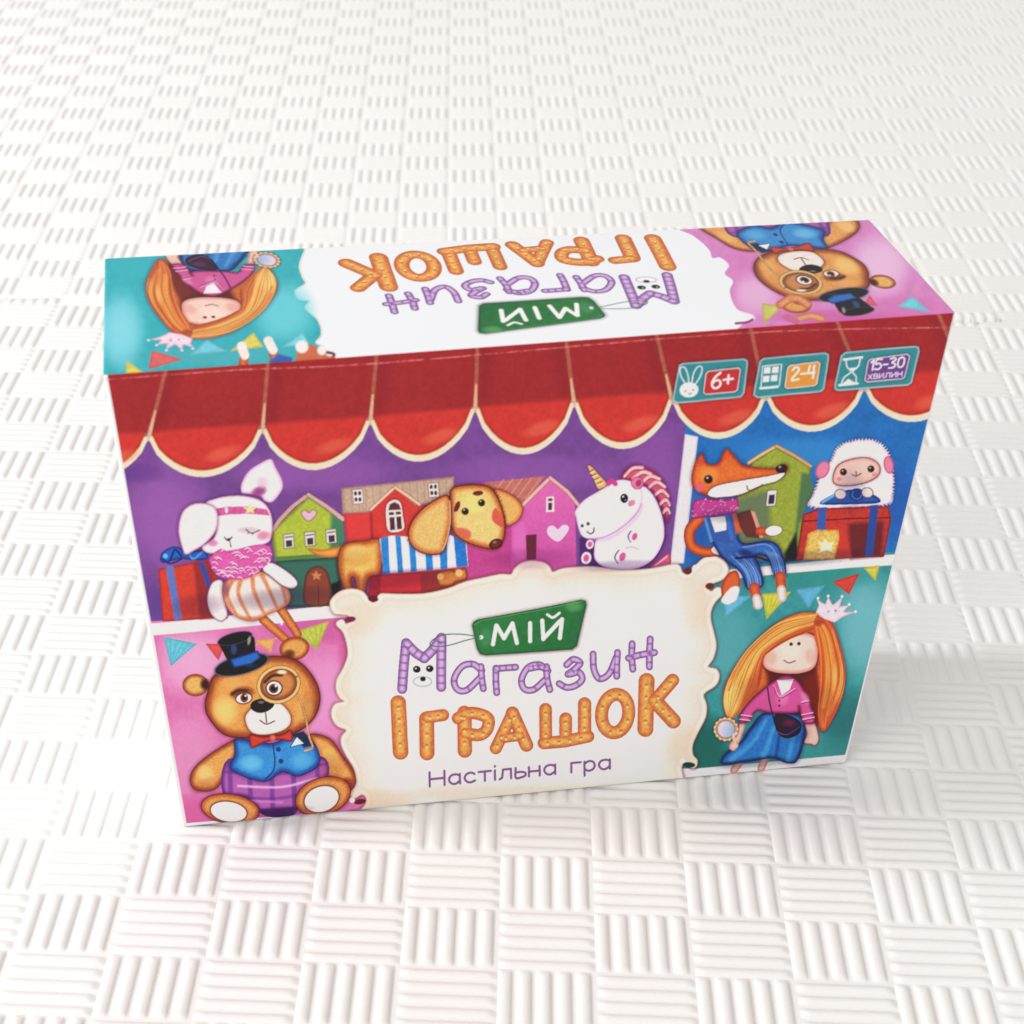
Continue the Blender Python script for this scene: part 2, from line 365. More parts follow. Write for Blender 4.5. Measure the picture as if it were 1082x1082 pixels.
def unicorn(s):
    begin(s, 'printed_unicorn')
    d = (92, 44, 110)
    s.poly(ZN((160, 640), (200, 610), (300, 640), (300, 860), (160, 830)), (84, 44, 110), sm=False, soft=2)
    s.poly(ZN((700, 850), (770, 800), (845, 750), (850, 860), (730, 880)), (206, 92, 128), edge=(160, 50, 90), ew=3)
    s.line(ZN((740, 850), (830, 780)), 1.6, (240, 180, 190), sm=False)
    # mane
    s.poly(ZN((480, 190), (520, 120), (590, 85), (680, 110), (770, 170), (830, 270), (850, 400), (830, 520), (790, 420), (740, 320), (640, 230), (560, 200)), (206, 86, 116), edge=(150, 36, 76), ew=4, out=(140, 40, 90), ow=1)
    for a, b, c in (((510, 170), (570, 110), (640, 105)), ((570, 190), (640, 140), (700, 150)), ((640, 220), (700, 170), (770, 190)), ((690, 260), (750, 215), (810, 250)), ((730, 320), (790, 280), (835, 320)), ((770, 390), (820, 350), (845, 390)), ((800, 450), (830, 420), (845, 450))):
        s.line(ZN(a, b, c), 3.4, (240, 186, 188), tex=.1, soft=1.2); s.line(ZN(a, b, c)+(0, 2.4), .8, (140, 30, 70))
    # body, head
    s.poly(ZN((268, 720), (285, 650), (380, 560), (500, 460), (590, 330), (640, 240), (720, 300), (780, 420), (812, 560), (800, 680), (730, 800), (620, 870), (480, 890), (340, 860), (275, 800)), (242, 236, 242), edge=(214, 176, 216), ew=4, out=d, ow=1.4, tex=.02)
    s.poly(ZN((135, 480), (130, 430), (200, 350), (300, 290), (420, 215), (500, 198), (590, 225), (640, 290), (635, 380), (590, 460), (480, 560), (370, 625), (250, 645), (180, 620), (150, 550)), (244, 240, 244), edge=(222, 190, 222), ew=3.4, out=None, tex=.02)
    s.line(ZN((240, 645), (350, 632), (480, 562), (590, 462), (636, 380)), 1.1, (170, 112, 170), a=.8); s.line(ZN((260, 655), (370, 645), (490, 580), (600, 480), (640, 400)), 4, (206, 160, 206), a=.6, soft=4)
    s.poly(ZN((225, 100), (250, 95), (310, 160), (370, 230), (330, 262), (300, 262), (265, 180)), (230, 178, 112), out=(150, 90, 60), ow=.5)
    for k in range(4): s.line(ZN((240+k*19, 138+k*30), (268+k*22, 122+k*30)), 1.2, (150, 88, 50), sm=False); s.line(ZN((244+k*19, 148+k*30), (276+k*22, 134+k*30)), 1.2, (250, 228, 180), sm=False)
    for k in range(5): s.dot(*ZN((380+k*14, 205-abs(2-k)*-12))[0], 2.6, (196, 70, 140), soft=1.2)
    s.poly(ell(*ZN((602, 222))[0], 6.2, 6.2, 0), (222, 120, 160), sm=False, out=(170, 60, 110), ow=.8); s.poly(ell(*ZN((612, 222))[0], 3, 3.8, 20), (170, 56, 104), sm=False)
    s.poly(ell(*ZN((503, 338))[0], 3.8, 4.6, 0), (30, 26, 40), sm=False, out=(10, 10, 20), ow=.6); s.dot(*ZN((495, 325))[0], 1, (240, 240, 245)); s.dot(*ZN((512, 350))[0], .9, (150, 130, 170))
    s.poly(ell(*ZN((558, 374))[0], 4.2, 3, -35), (216, 132, 160), sm=False)
    s.dot(*ZN((182, 545))[0], 1.7, (90, 60, 90)); s.dot(*ZN((226, 530))[0], 1.8, (90, 60, 90)); s.line(ZN((220, 590), (245, 606), (268, 590), (272, 562)), 1.3, (84, 56, 84))
    for x, y, r in ((578, 628, 6.4), (485, 782, 7.6)):
        c = ZN((x, y))[0]; s.line([c+(-3.5, -r*.9), c+(-r, 0), c+(-r*.6, r*.9)], 1.3, d)
        s.poly(ell(*c, r*.8, r, 22), (236, 220, 236), sm=False); s.poly(ell(*(c+(.5, 0)), r*.42, r*.62, 22), (206, 92, 142), sm=False)
    for x, y, rx, ry in ((240, 685, 4.6, 5.4), (212, 790, 5.8, 7)):
        c = ZN((x, y))[0]; s.poly(ell(*c, rx, ry, 10), (238, 210, 230), sm=False, out=d, ow=.8); s.poly(ell(*c, rx*.5, ry*.55, 10), (206, 92, 142), sm=False)
    s.line(ZN((510, 715), (560, 708), (610, 722)), .8, (180, 150, 180))
    end(s)

def gift_left(s):
    begin(s, 'printed_gift', True)
    s.poly(ZD((195, 545), (400, 505), (470, 600), (500, 760), (215, 775)), (206, 66, 48), sm=False, tex=.08, edge=(150, 50, 56), ew=3)
    s.poly(ZD((350, 515), (420, 500), (500, 760), (380, 765)), (150, 50, 54), sm=False, soft=4)
    s.poly(ZD((230, 535), (262, 530), (300, 765), (268, 770)), (96, 120, 186), sm=False); s.poly(ZD((375, 515), (395, 510), (425, 600), (415, 640)), (50, 80, 160), sm=False)
    s.poly(ZD((205, 505), (215, 470), (270, 445), (330, 465), (400, 462), (412, 500), (350, 505), (290, 500), (225, 518)), (36, 100, 186), edge=(22, 50, 120), ew=3)
    s.dot(*ZD((228, 488))[0], 2.4, (120, 190, 230), soft=2)
    s.line(ZD((250, 505), (270, 460), (300, 490)), 2, (20, 44, 110)); s.line(ZD((330, 470), (350, 500), (390, 470)), 2, (90, 150, 214)); s.line(ZD((215, 500), (250, 520), (300, 500)), 1.6, (16, 40, 100))
    end(s)

def rabbit(s):
    begin(s, 'printed_rabbit')
    pk = (226, 150, 190)
    s.poly(ZJ((545, 290), (545, 220), (600, 130), (690, 70), (765, 40), (800, 100), (850, 200), (850, 270), (780, 360), (720, 355), (690, 320), (600, 300)), (240, 228, 232), edge=(232, 178, 206), ew=4, tex=.05)
    s.blob(*ZJ((675, 285))[0], 11, 7, (150, 70, 130), .95, -20); s.blob(*ZJ((700, 215))[0], 8, 8, (220, 170, 200), .6)
    # legs
    for a, b in (((660, 770), (760, 860)), ((740, 730), (810, 835))):
        s.line(ZD(a, b), 9, (222, 140, 70), sm=False, w2=7.5, edge=(180, 90, 50), out=(130, 60, 50), ow=.6, tex=.1, ts=1.3)
    s.line(ZD((700, 740), (740, 790)), 2.5, (236, 220, 226), sm=False)
    # arms
    s.poly(ZD((440, 600), (480, 600), (490, 690), (500, 750), (470, 775), (430, 745), (412, 690), (418, 640)), (238, 226, 228), edge=(212, 180, 200), ew=2.5, out=(150, 90, 130), ow=.8)
    # bloomers
    P = ZD((490, 600), (560, 585), (660, 560), (720, 585), (770, 640), (775, 690), (740, 720), (680, 745), (620, 775), (560, 765), (510, 730), (480, 660))
    s.poly(P, (238, 222, 212), edge=(214, 134, 90), ew=6, out=(170, 90, 70), ow=.8); s.only(P)
    for q in (((520, 600), (500, 660), (540, 750)), ((560, 590), (550, 660), (600, 765)), ((610, 580), (620, 650), (670, 760)), ((650, 570), (680, 630), (720, 720)), ((700, 575), (740, 620), (760, 700))):
        s.line(ZD(*q), 4.6, (216, 128, 66), w2=3, a=.85, soft=2, tex=.15); s.line(ZD(*q)+(-2, 0), 1.2, (226, 150, 176), a=.7)
    s.blob(*ZD((485, 630))[0], 8, 14, (110, 50, 90), .6); s.blob(*ZD((620, 770))[0], 30, 5, (190, 100, 80), .6)
    s.clip = None
    s.poly(ZD((680, 520), (720, 530), (790, 580), (810, 615), (785, 635), (740, 620), (690, 580), (655, 550)), (240, 230, 232), edge=(214, 184, 204), ew=2.5, out=(110, 70, 100), ow=.9)
    # head
    s.poly(ZJ((270, 380), (340, 340), (450, 318), (570, 320), (680, 350), (745, 410), (775, 500), (770, 620), (730, 680), (560, 720), (400, 740), (290, 750), (240, 700), (330, 640), (350, 520)), (243, 238, 238), edge=(226, 190, 206), ew=3.2, out=(190, 120, 170), ow=.8, tex=.02)
    B = ZJ((350, 410), (440, 398), (600, 396), (735, 420), (760, 468), (600, 452), (450, 458), (362, 468))
    s.poly(B, (206, 92, 150), sm=False, tex=.1); s.dot(*ZJ((428, 425))[0], 1.8, (240, 210, 226), ry=3.2)
    s.poly(ZJ((612, 375), (625, 405), (658, 405), (632, 424), (640, 450), (610, 440), (572, 448), (585, 425), (550, 402), (592, 402)), (246, 214, 150), sm=False)
    s.blob(*ZJ((325, 675))[0], 7, 5, (216, 120, 170), .9); s.blob(*ZJ((710, 620))[0], 10, 6.5, (222, 126, 160), .9, -8)
    s.line(ZJ((412, 632), (440, 655), (470, 630)), 1.3, (70, 50, 70)); s.line(ZJ((450, 652), (462, 705)), 1.1, (90, 64, 84), sm=False); s.dot(*ZJ((445, 648))[0], 1.7, (60, 44, 60))
    s.line(ZJ((575, 572), (620, 602), (680, 578)), 1.2, (80, 60, 80)); s.line(ZJ((600, 592), (590, 606)), .8, (80, 60, 80), sm=False); s.line(ZJ((625, 600), (628, 615)), .8, (80, 60, 80), sm=False)
    s.poly(ZJ((100, 430), (170, 380), (270, 375), (340, 410), (362, 490), (340, 590), (260, 680), (180, 730), (120, 760), (95, 720), (65, 600), (70, 510)), (238, 228, 230), edge=(228, 190, 208), ew=3.2, out=(176, 110, 160), ow=.9, tex=.05)
    # ruff
    R = ZJ((300, 790), (380, 720), (460, 740), (560, 710), (660, 690), (750, 700), (775, 750), (760, 820), (700, 870), (650, 920), (560, 950), (480, 955), (400, 940), (340, 900), (310, 850))
    s.poly(R, (216, 92, 164), edge=(190, 70, 140), ew=2, tex=.12, ts=1.4); s.only(R)
    rr = random.Random(5)
    for k in range(64):
        x = rr.uniform(310, 760); y = rr.uniform(720, 940); a = rr.uniform(-.5, .5)
        q = [(x, y), (x+22*math.cos(a), y+14*math.sin(a)-8), (x+42*math.cos(a), y+26*math.sin(a)+6)]
        s.line(ZJ(*q), 1.1, (246, 206, 230)); s.line(ZJ(*q)+(0, 1.5), 1., (158, 40, 118), a=.55)
    s.clip = None
    end(s)

def bear(s):
    begin(s, 'printed_bear')
    br = (228, 158, 84); ed = (146, 66, 34); o = (104, 40, 34)
    # ears
    s.poly(ell(*ZG((245, 362))[0], 14, 12, 0), (234, 176, 98), sm=False, edge=ed, ew=6, tex=.05, fur=(40, .17)); s.dot(*ZG((288, 358))[0], 4.6, (70, 34, 34), ry=5.5, soft=4)
    s.poly(ell(*ZG((697, 198))[0], 16, 12.5, -10), (230, 160, 84), sm=False, edge=ed, ew=6, tex=.05, fur=(40, .17)); s.blob(*ZG((675, 222))[0], 8, 6, (80, 40, 30), .8)
    # arms
    s.poly(ZG((440, 610), (340, 660), (250, 730), (220, 790), (240, 840), (310, 848), (355, 820), (400, 740), (440, 680)), br, edge=ed, ew=7, out=o, ow=.9, tex=.05, fur=(70, .17))
    s.blob(*ZG((290, 770))[0], 11, 13, (244, 200, 120), .8, -30)
    s.poly(ZG((770, 590), (860, 610), (920, 690), (968, 760), (975, 820), (930, 850), (860, 800), (800, 740), (780, 660)), br, edge=ed, ew=7, out=o, ow=.9, tex=.05, fur=(70, .17))
    s.blob(*ZG((870, 690))[0], 9, 15, (240, 188, 104), .7, -35); s.blob(*ZG((940, 815))[0], 10, 9, (140, 52, 40), .8)
    # trousers
    T = ZG((395, 700), (370, 860), (480, 880), (560, 960), (690, 960), (740, 880), (850, 790), (820, 690), (600, 740))
    s.poly(T, (176, 96, 172), edge=(92, 44, 124), ew=6); s.only(T)
    for x in (400, 490, 590, 690, 800): s.line(ZG((x, 700), (x+10, 960)), 5, (108, 56, 140), sm=False, a=.7, soft=2)
    [s.line(ZG((380, y), (620, y+12), (860, y-40)), 3, (92, 48, 132), a=.5, soft=2) for y in (760, 870, 930)]; s.line(ZG((440, 825), (640, 830), (800, 790)), 2.4, (240, 200, 236), a=.8, soft=2); s.line(ZG((400, 890), (640, 900)), 3, (212, 130, 196), a=.6, sm=False)
    s.poly(ZG((540, 930), (700, 920), (690, 980), (550, 990)), (70, 36, 96), sm=False, soft=3); s.clip = None
    # waistcoat
    V = ZG((430, 610), (520, 620), (600, 630), (700, 590), (780, 620), (812, 720), (720, 780), (640, 760), (555, 805), (410, 750), (425, 680))
    s.poly(V, (52, 140, 206), edge=(24, 74, 150), ew=7, out=(16, 36, 90), ow=.9, tex=.05, fur=(80, .12))
    s.blob(*ZG((500, 720))[0], 16, 11, (110, 190, 232), .8); s.blob(*ZG((730, 710))[0], 14, 11, (90, 176, 224), .75)
    s.line(ZG((600, 632), (606, 740), (560, 800)), 1.4, (22, 60, 120)); s.dot(*ZG((624, 658))[0], 2.6, (20, 60, 130)); s.dot(*ZG((636, 712))[0], 2.6, (20, 60, 130))
    s.poly(ZG((690, 590), (740, 575), (790, 640), (740, 650)), (20, 50, 80), sm=False, soft=2)
    s.poly(ZG((708, 600), (678, 648), (742, 632)), (232, 236, 242), sm=False, out=(30, 60, 110), ow=.6)
    # head
    H = ZG((300, 400), (330, 320), (430, 270), (560, 235), (690, 245), (770, 310), (812, 400), (800, 490), (740, 560), (640, 600), (500, 605), (380, 590), (305, 510), (290, 450))
    s.poly(H, (226, 152, 78), edge=(140, 62, 32), ew=11, out=o, ow=1.5, tex=.05, fur=(70, .17))
    s.blob(*ZG((380, 480))[0], 17, 20, (244, 200, 116), .85); s.blob(*ZG((420, 360))[0], 16, 10, (232, 170, 96), .7); s.blob(*ZG((745, 480))[0], 12, 16, (236, 176, 96), .7)
    s.blob(*ZG((460, 400))[0], 16, 9, (112, 52, 34), .85, -8)
    # hat
    s.poly(ell(*ZG((455, 270))[0], 29, 10, -14), (24, 26, 34), sm=False, out=(90, 110, 130), ow=1)
    s.poly(ZG((345, 165), (410, 130), (490, 118), (515, 150), (520, 215), (545, 245), (420, 285), (385, 240), (365, 200)), (26, 28, 42), sm=False)
    s.poly(ell(*ZG((425, 150))[0], 18.5, 6, -14), (18, 18, 26), sm=False, out=(70, 84, 110), ow=.7)
    s.poly(ZG((400, 245), (530, 205), (545, 240), (500, 270), (420, 285)), (40, 110, 190), sm=False, edge=(20, 50, 110), ew=3)
    s.blob(*ZG((420, 200))[0], 5, 8, (60, 90, 140), .8); s.blob(*ZG((490, 160))[0], 2.5, 7, (190, 180, 150), .8, 10); s.blob(*ZG((500, 275))[0], 10, 2.5, (50, 70, 90), .7)
    # muzzle, nose
    s.poly(ZG((480, 490), (530, 450), (620, 440), (675, 490), (680, 540), (640, 575), (560, 592), (500, 580), (472, 530)), (240, 228, 222), edge=(214, 176, 160), ew=3, out=(140, 66, 50), ow=.9, tex=.03)
    s.poly(ZG((498, 470), (505, 440), (550, 425), (600, 432), (602, 460), (570, 485), (530, 490)), (24, 18, 22)); s.blob(*ZG((545, 442))[0], 5, 2, (150, 140, 150), .8)
    s.line(ZG((565, 490), (570, 535)), 1.2, (90, 50, 50), sm=False); s.line(ZG((540, 525), (570, 542), (606, 528)), 1.2, (90, 50, 50))
    # eyes
    s.line(ZG((412, 404), (440, 388), (480, 388)), 3.2, (84, 42, 28), w2=2, soft=2)
    s.poly(ell(*ZG((466, 424))[0], 8.6, 5.6, -8), (236, 226, 218), sm=False, out=(80, 40, 34), ow=1); s.dot(*ZG((468, 422))[0], 4.2, (120, 66, 40), ry=4.8); s.dot(*ZG((468, 421))[0], 2.3, (20, 14, 16)); s.dot(*ZG((474, 413))[0], 1, (250, 250, 250))
    s.poly(ell(*ZG((625, 362))[0], 21, 17.5, -18), (204, 134, 78), sm=False, edge=(116, 60, 36), ew=8)
    s.line(ZG((562, 350), (596, 322), (640, 318)), 3, (84, 42, 30), soft=2)
    s.poly(ell(*ZG((604, 378))[0], 8.4, 7.6, 0), (240, 232, 226), sm=False, out=(70, 34, 30), ow=1.2); s.dot(*ZG((602, 380))[0], 5, (104, 58, 40)); s.dot(*ZG((602, 380))[0], 2.8, (16, 12, 16)); s.dot(*ZG((612, 368))[0], 1.3, (250, 250, 250))
    s.line(ell(*ZG((625, 362))[0], 21.5, 18, -18), 3, (226, 186, 120), sm=False, out=(130, 80, 50), ow=.7); s.blob(*ZG((640, 305))[0], 7, 3, (250, 240, 220), .9)
    s.line(ZG((712, 410), (735, 460), (750, 520), (765, 600), (780, 650), (745, 665)), 1.7, (214, 168, 110), tex=.3, ts=.8, out=(150, 90, 60), ow=.4)
    # bow tie
    s.poly(ZG((500, 590), (560, 600), (640, 590), (680, 570), (685, 620), (630, 612), (560, 625), (505, 650), (492, 615)), (204, 66, 48), edge=(150, 40, 36), ew=3, out=(120, 30, 36), ow=.7); s.dot(*ZG((598, 605))[0], 3, (222, 110, 90), soft=2)
    # feet
    for x, y, rx, ry, an in ((403, 930, 29, 15.5, 8), (828, 872, 28, 19.5, -18)):
        c = ZG((x, y))[0]
        s.poly(ell(*c, rx+2, ry, an), (222, 150, 80), sm=False, edge=(176, 84, 44), ew=6, out=o, ow=1, tex=.05, fur=(70, .17))
        s.poly(ell(*(c+(-1.5, 3)), rx*.68, ry*.7, an), (238, 230, 226), sm=False, out=(130, 60, 40), ow=1.2, tex=.02)
    end(s)

def doll(s):
    begin(s, 'printed_doll')
    sk = (238, 190, 172)
    # hair behind
    s.poly(ZI((640, 215), (700, 240), (745, 330), (780, 480), (770, 600), (720, 720), (670, 780), (600, 700), (300, 640), (230, 730), (200, 650), (210, 550), (280, 430), (360, 340), (460, 260), (550, 220)), (206, 104, 40), edge=(180, 70, 32), ew=6, tex=.08, out=(120, 60, 30), ow=.6, fur=(80, .2))
    s.poly(ZI((400, 470), (640, 440), (650, 700), (560, 740), (420, 600)), (104, 32, 30), sm=False, soft=6)
    s.poly(ZI((560, 560), (640, 480), (680, 700), (640, 760)), (120, 36, 30), sm=False, soft=5)
    # legs, skirt
    for a, b in (((290, 905), (250, 965)), ((400, 900), (380, 955))): s.line(ZI(a, b), 9, (226, 170, 160), sm=False, w2=8, edge=(190, 120, 120))
    s.poly(ZI((400, 690), (560, 700), (590, 780), (555, 910), (510, 930), (430, 905), (330, 920), (200, 935), (205, 890), (290, 820), (330, 760)), (38, 118, 190), edge=(16, 44, 100), ew=4.5, out=(18, 40, 90), ow=.9, tex=.1)
    for q in (((400, 730), (340, 830), (240, 910)), ((440, 760), (410, 850), (390, 890)), ((540, 790), (520, 860), (510, 910))): s.line(ZI(*q), 3.6, (76, 160, 222), w2=6, a=.7, soft=3)
    for q in (((470, 780), (450, 900)), ((380, 720), (300, 800))): s.line(ZI(*q), 3, (16, 50, 110), sm=False, a=.6, soft=3)
    # arms
    s.line(ZI((290, 745), (270, 800), (246, 852)), 6.5, sk, w2=8.5, edge=(200, 130, 120))
    s.poly(ZI((590, 740), (632, 735), (655, 810), (640, 845), (615, 840), (585, 832), (598, 790)), sk, edge=(206, 140, 130), ew=2.5, out=(130, 50, 50), ow=.6)
    # jacket
    s.poly(ZI((430, 545), (500, 510), (560, 545), (600, 620), (632, 700), (630, 740), (580, 735), (560, 660), (550, 690), (420, 690), (360, 680), (320, 730), (275, 735), (290, 680), (340, 620)), (208, 84, 150), edge=(150, 36, 96), ew=3.6, out=(100, 20, 60), ow=.8)
    s.blob(*ZI((480, 620))[0], 9, 10, (226, 124, 176), .8); s.blob(*ZI((590, 620))[0], 5, 10, (230, 130, 180), .8, -30)
    s.poly(ZI((455, 535), (535, 530), (515, 580), (478, 606)), (242, 236, 240), sm=False)
    s.line(ZI((440, 560), (470, 612), (540, 575)), 1.6, (232, 150, 196)); s.line(ZI((440, 565), (468, 620), (545, 580)), .7, (120, 24, 80))
    for y in (632, 656): s.dot(*ZI((466, y))[0], 1.1, (90, 20, 60))
    for a, b in (((278, 720), (325, 726)), ((285, 700), (335, 706)), ((578, 722), (632, 712)), ((574, 700), (626, 690)), ((572, 640), (604, 632))): s.line(ZI(a, b), 1.4, (240, 170, 206), sm=False); s.line(ZI(a, b)+(0, 1.4), .8, (120, 20, 80), sm=False)
    # strap, bag
    s.line(ZI((410, 570), (420, 640), (445, 740)), 1.4, (40, 20, 60)); s.poly(ZI((445, 700), (520, 705), (570, 740), (560, 790), (500, 812), (455, 780)), (54, 22, 56), edge=(20, 12, 36), ew=3); s.blob(*ZI((515, 740))[0], 9, 5, (120, 30, 80), .8); s.line(ZI((455, 780), (500, 795), (560, 760)), .9, (130, 80, 130))
    # face
    s.poly(ZI((385, 440), (400, 390), (470, 330), (560, 305), (640, 330), (652, 420), (630, 480), (560, 505), (460, 502), (400, 480)), (244, 206, 192), edge=(216, 138, 124), ew=6, out=(90, 26, 40), ow=1, tex=.03)
    s.blob(*ZI((425, 430))[0], 9, 11, (232, 150, 136), .55); s.blob(*ZI((615, 420))[0], 8, 11, (232, 150, 136), .5); s.blob(*ZI((520, 390))[0], 16, 14, (250, 222, 206), .7)
    s.dot(*ZI((523, 364))[0], 1.9, (90, 40, 40)); s.dot(*ZI((560, 362))[0], 1.9, (90, 40, 40)); s.line(ZI((488, 440), (512, 453), (542, 444)), 1.1, (130, 60, 60))
    # hair in front
    L = ZI((650, 222), (560, 218), (460, 262), (360, 340), (280, 430), (215, 550), (200, 650), (235, 720), (300, 660), (370, 560), (390, 440), (420, 400), (520, 340), (640, 290))
    s.poly(L, (238, 168, 76), edge=(204, 100, 44), ew=4.5, tex=.08); s.only(L)
    s.blob(*ZI((235, 620))[0], 12, 26, (250, 216, 130), .85, 10); s.blob(*ZI((600, 270))[0], 22, 10, (214, 104, 50), .6, -20); s.blob(*ZI((340, 560))[0], 8, 30, (190, 80, 50), .6, 20)
    for q, c, w in ((((640, 240), (480, 290), (350, 400), (250, 560), (230, 700)), (246, 206, 110), 4), (((640, 260), (500, 320), (400, 390), (340, 500), (290, 660)), (206, 96, 40), 3), (((600, 232), (460, 280), (320, 410), (225, 580)), (204, 110, 44), 2), (((560, 280), (420, 370), (330, 480), (260, 680)), (250, 190, 96), 3), (((640, 285), (480, 350), (390, 440), (370, 560)), (170, 56, 34), 3)):
        s.line(ZI(*q), w, c, a=.75, soft=2)
    s.clip = None
    A = smooth_open(ZI((645, 222), (470, 256), (350, 345), (270, 440), (208, 560), (215, 700)), 4); B = smooth_open(ZI((642, 285), (520, 335), (410, 400), (385, 450), (350, 580), (250, 710)), 4)
    rr = random.Random(2); s.only(L)
    for k in range(16):
        t = (k+rr.uniform(.1, .9))/16; s.line(A+(B-A)*t, rr.uniform(.7, 2.), rr.choice([(250, 212, 120), (246, 190, 96), (196, 92, 38), (168, 66, 34), (226, 140, 56)]), w2=.6, sm=False, a=.6, soft=1.1, tex=0)
    s.clip = None
    R = ZI((650, 222), (705, 242), (745, 330), (780, 480), (770, 600), (720, 720), (675, 778), (650, 700), (660, 560), (655, 420), (630, 300))
    s.poly(R, (226, 128, 56), edge=(196, 80, 40), ew=5, tex=.08); s.only(R)
    s.blob(*ZI((745, 540))[0], 9, 26, (248, 200, 110), .8); s.blob(*ZI((690, 700))[0], 12, 20, (214, 90, 60), .6)
    for q, c, w in ((((660, 260), (700, 380), (700, 520), (680, 660)), (244, 176, 80), 5), (((680, 250), (735, 380), (750, 520), (710, 680)), (200, 84, 34), 3), (((650, 280), (675, 400), (680, 520), (660, 640)), (180, 60, 32), 2.4), (((720, 300), (765, 480), (740, 600), (700, 700)), (246, 184, 90), 3)):
        s.line(ZI(*q), w, c, a=.75, soft=2)
    A = smooth_open(ZI((652, 235), (720, 270), (760, 400), (776, 540), (725, 690), (690, 760)), 4); B = smooth_open(ZI((640, 270), (656, 360), (664, 460), (662, 560), (652, 680), (672, 760)), 4)
    for k in range(14):
        t = (k+rr.uniform(.1, .9))/14; s.line(A+(B-A)*t, rr.uniform(.7, 2.2), rr.choice([(248, 196, 104), (240, 160, 70), (186, 76, 34), (160, 54, 30), (220, 120, 44)]), w2=.7, sm=False, a=.6, soft=1.1, tex=0)
    s.clip = None
    s.blob(*ZI((655, 262))[0], 7, 5, (150, 50, 34), .7)
    # crown
    s.poly(ZI((640, 215), (655, 180), (645, 150), (685, 175), (700, 140), (722, 178), (768, 140), (755, 185), (800, 178), (775, 210), (830, 212), (770, 235), (730, 262), (680, 245)), (240, 214, 226), sm=False, edge=(222, 160, 190), ew=2, out=None, tex=.1)
    for x, y in ((652, 146), (700, 136), (766, 138), (800, 176), (830, 210)): s.dot(*ZI((x, y))[0], 1.5, (248, 226, 236))
    s.dot(*ZI((735, 205))[0], 1.5, (214, 120, 170)); s.dot(*ZI((700, 210))[0], 1.3, (214, 140, 180))
    # mirror
    c = ZI((212, 768))[0]
    s.line([c+(6, 8), c+(12, 17)], 2.4, (206, 150, 100), sm=False, out=(120, 70, 50), ow=.4)
    s.poly(ell(*c, 13, 12.5), (214, 170, 120), sm=False, out=(130, 84, 60), ow=.8, tex=.3, ts=.9); s.poly(ell(*c, 9.2, 9), (222, 206, 226), sm=False, out=(150, 110, 100), ow=.6, grad=(c[0]-5, c[1], c[0]+7, c[1]+4, (150, 180, 220)))
    for a in range(0, 360, 24): s.dot(c[0]+12.2*math.cos(math.radians(a)), c[1]+11.8*math.sin(math.radians(a)), 1.1, (238, 206, 160))
    s.line(ZI((262, 850), (248, 800), (262, 788)), 3, sk)
    end(s)

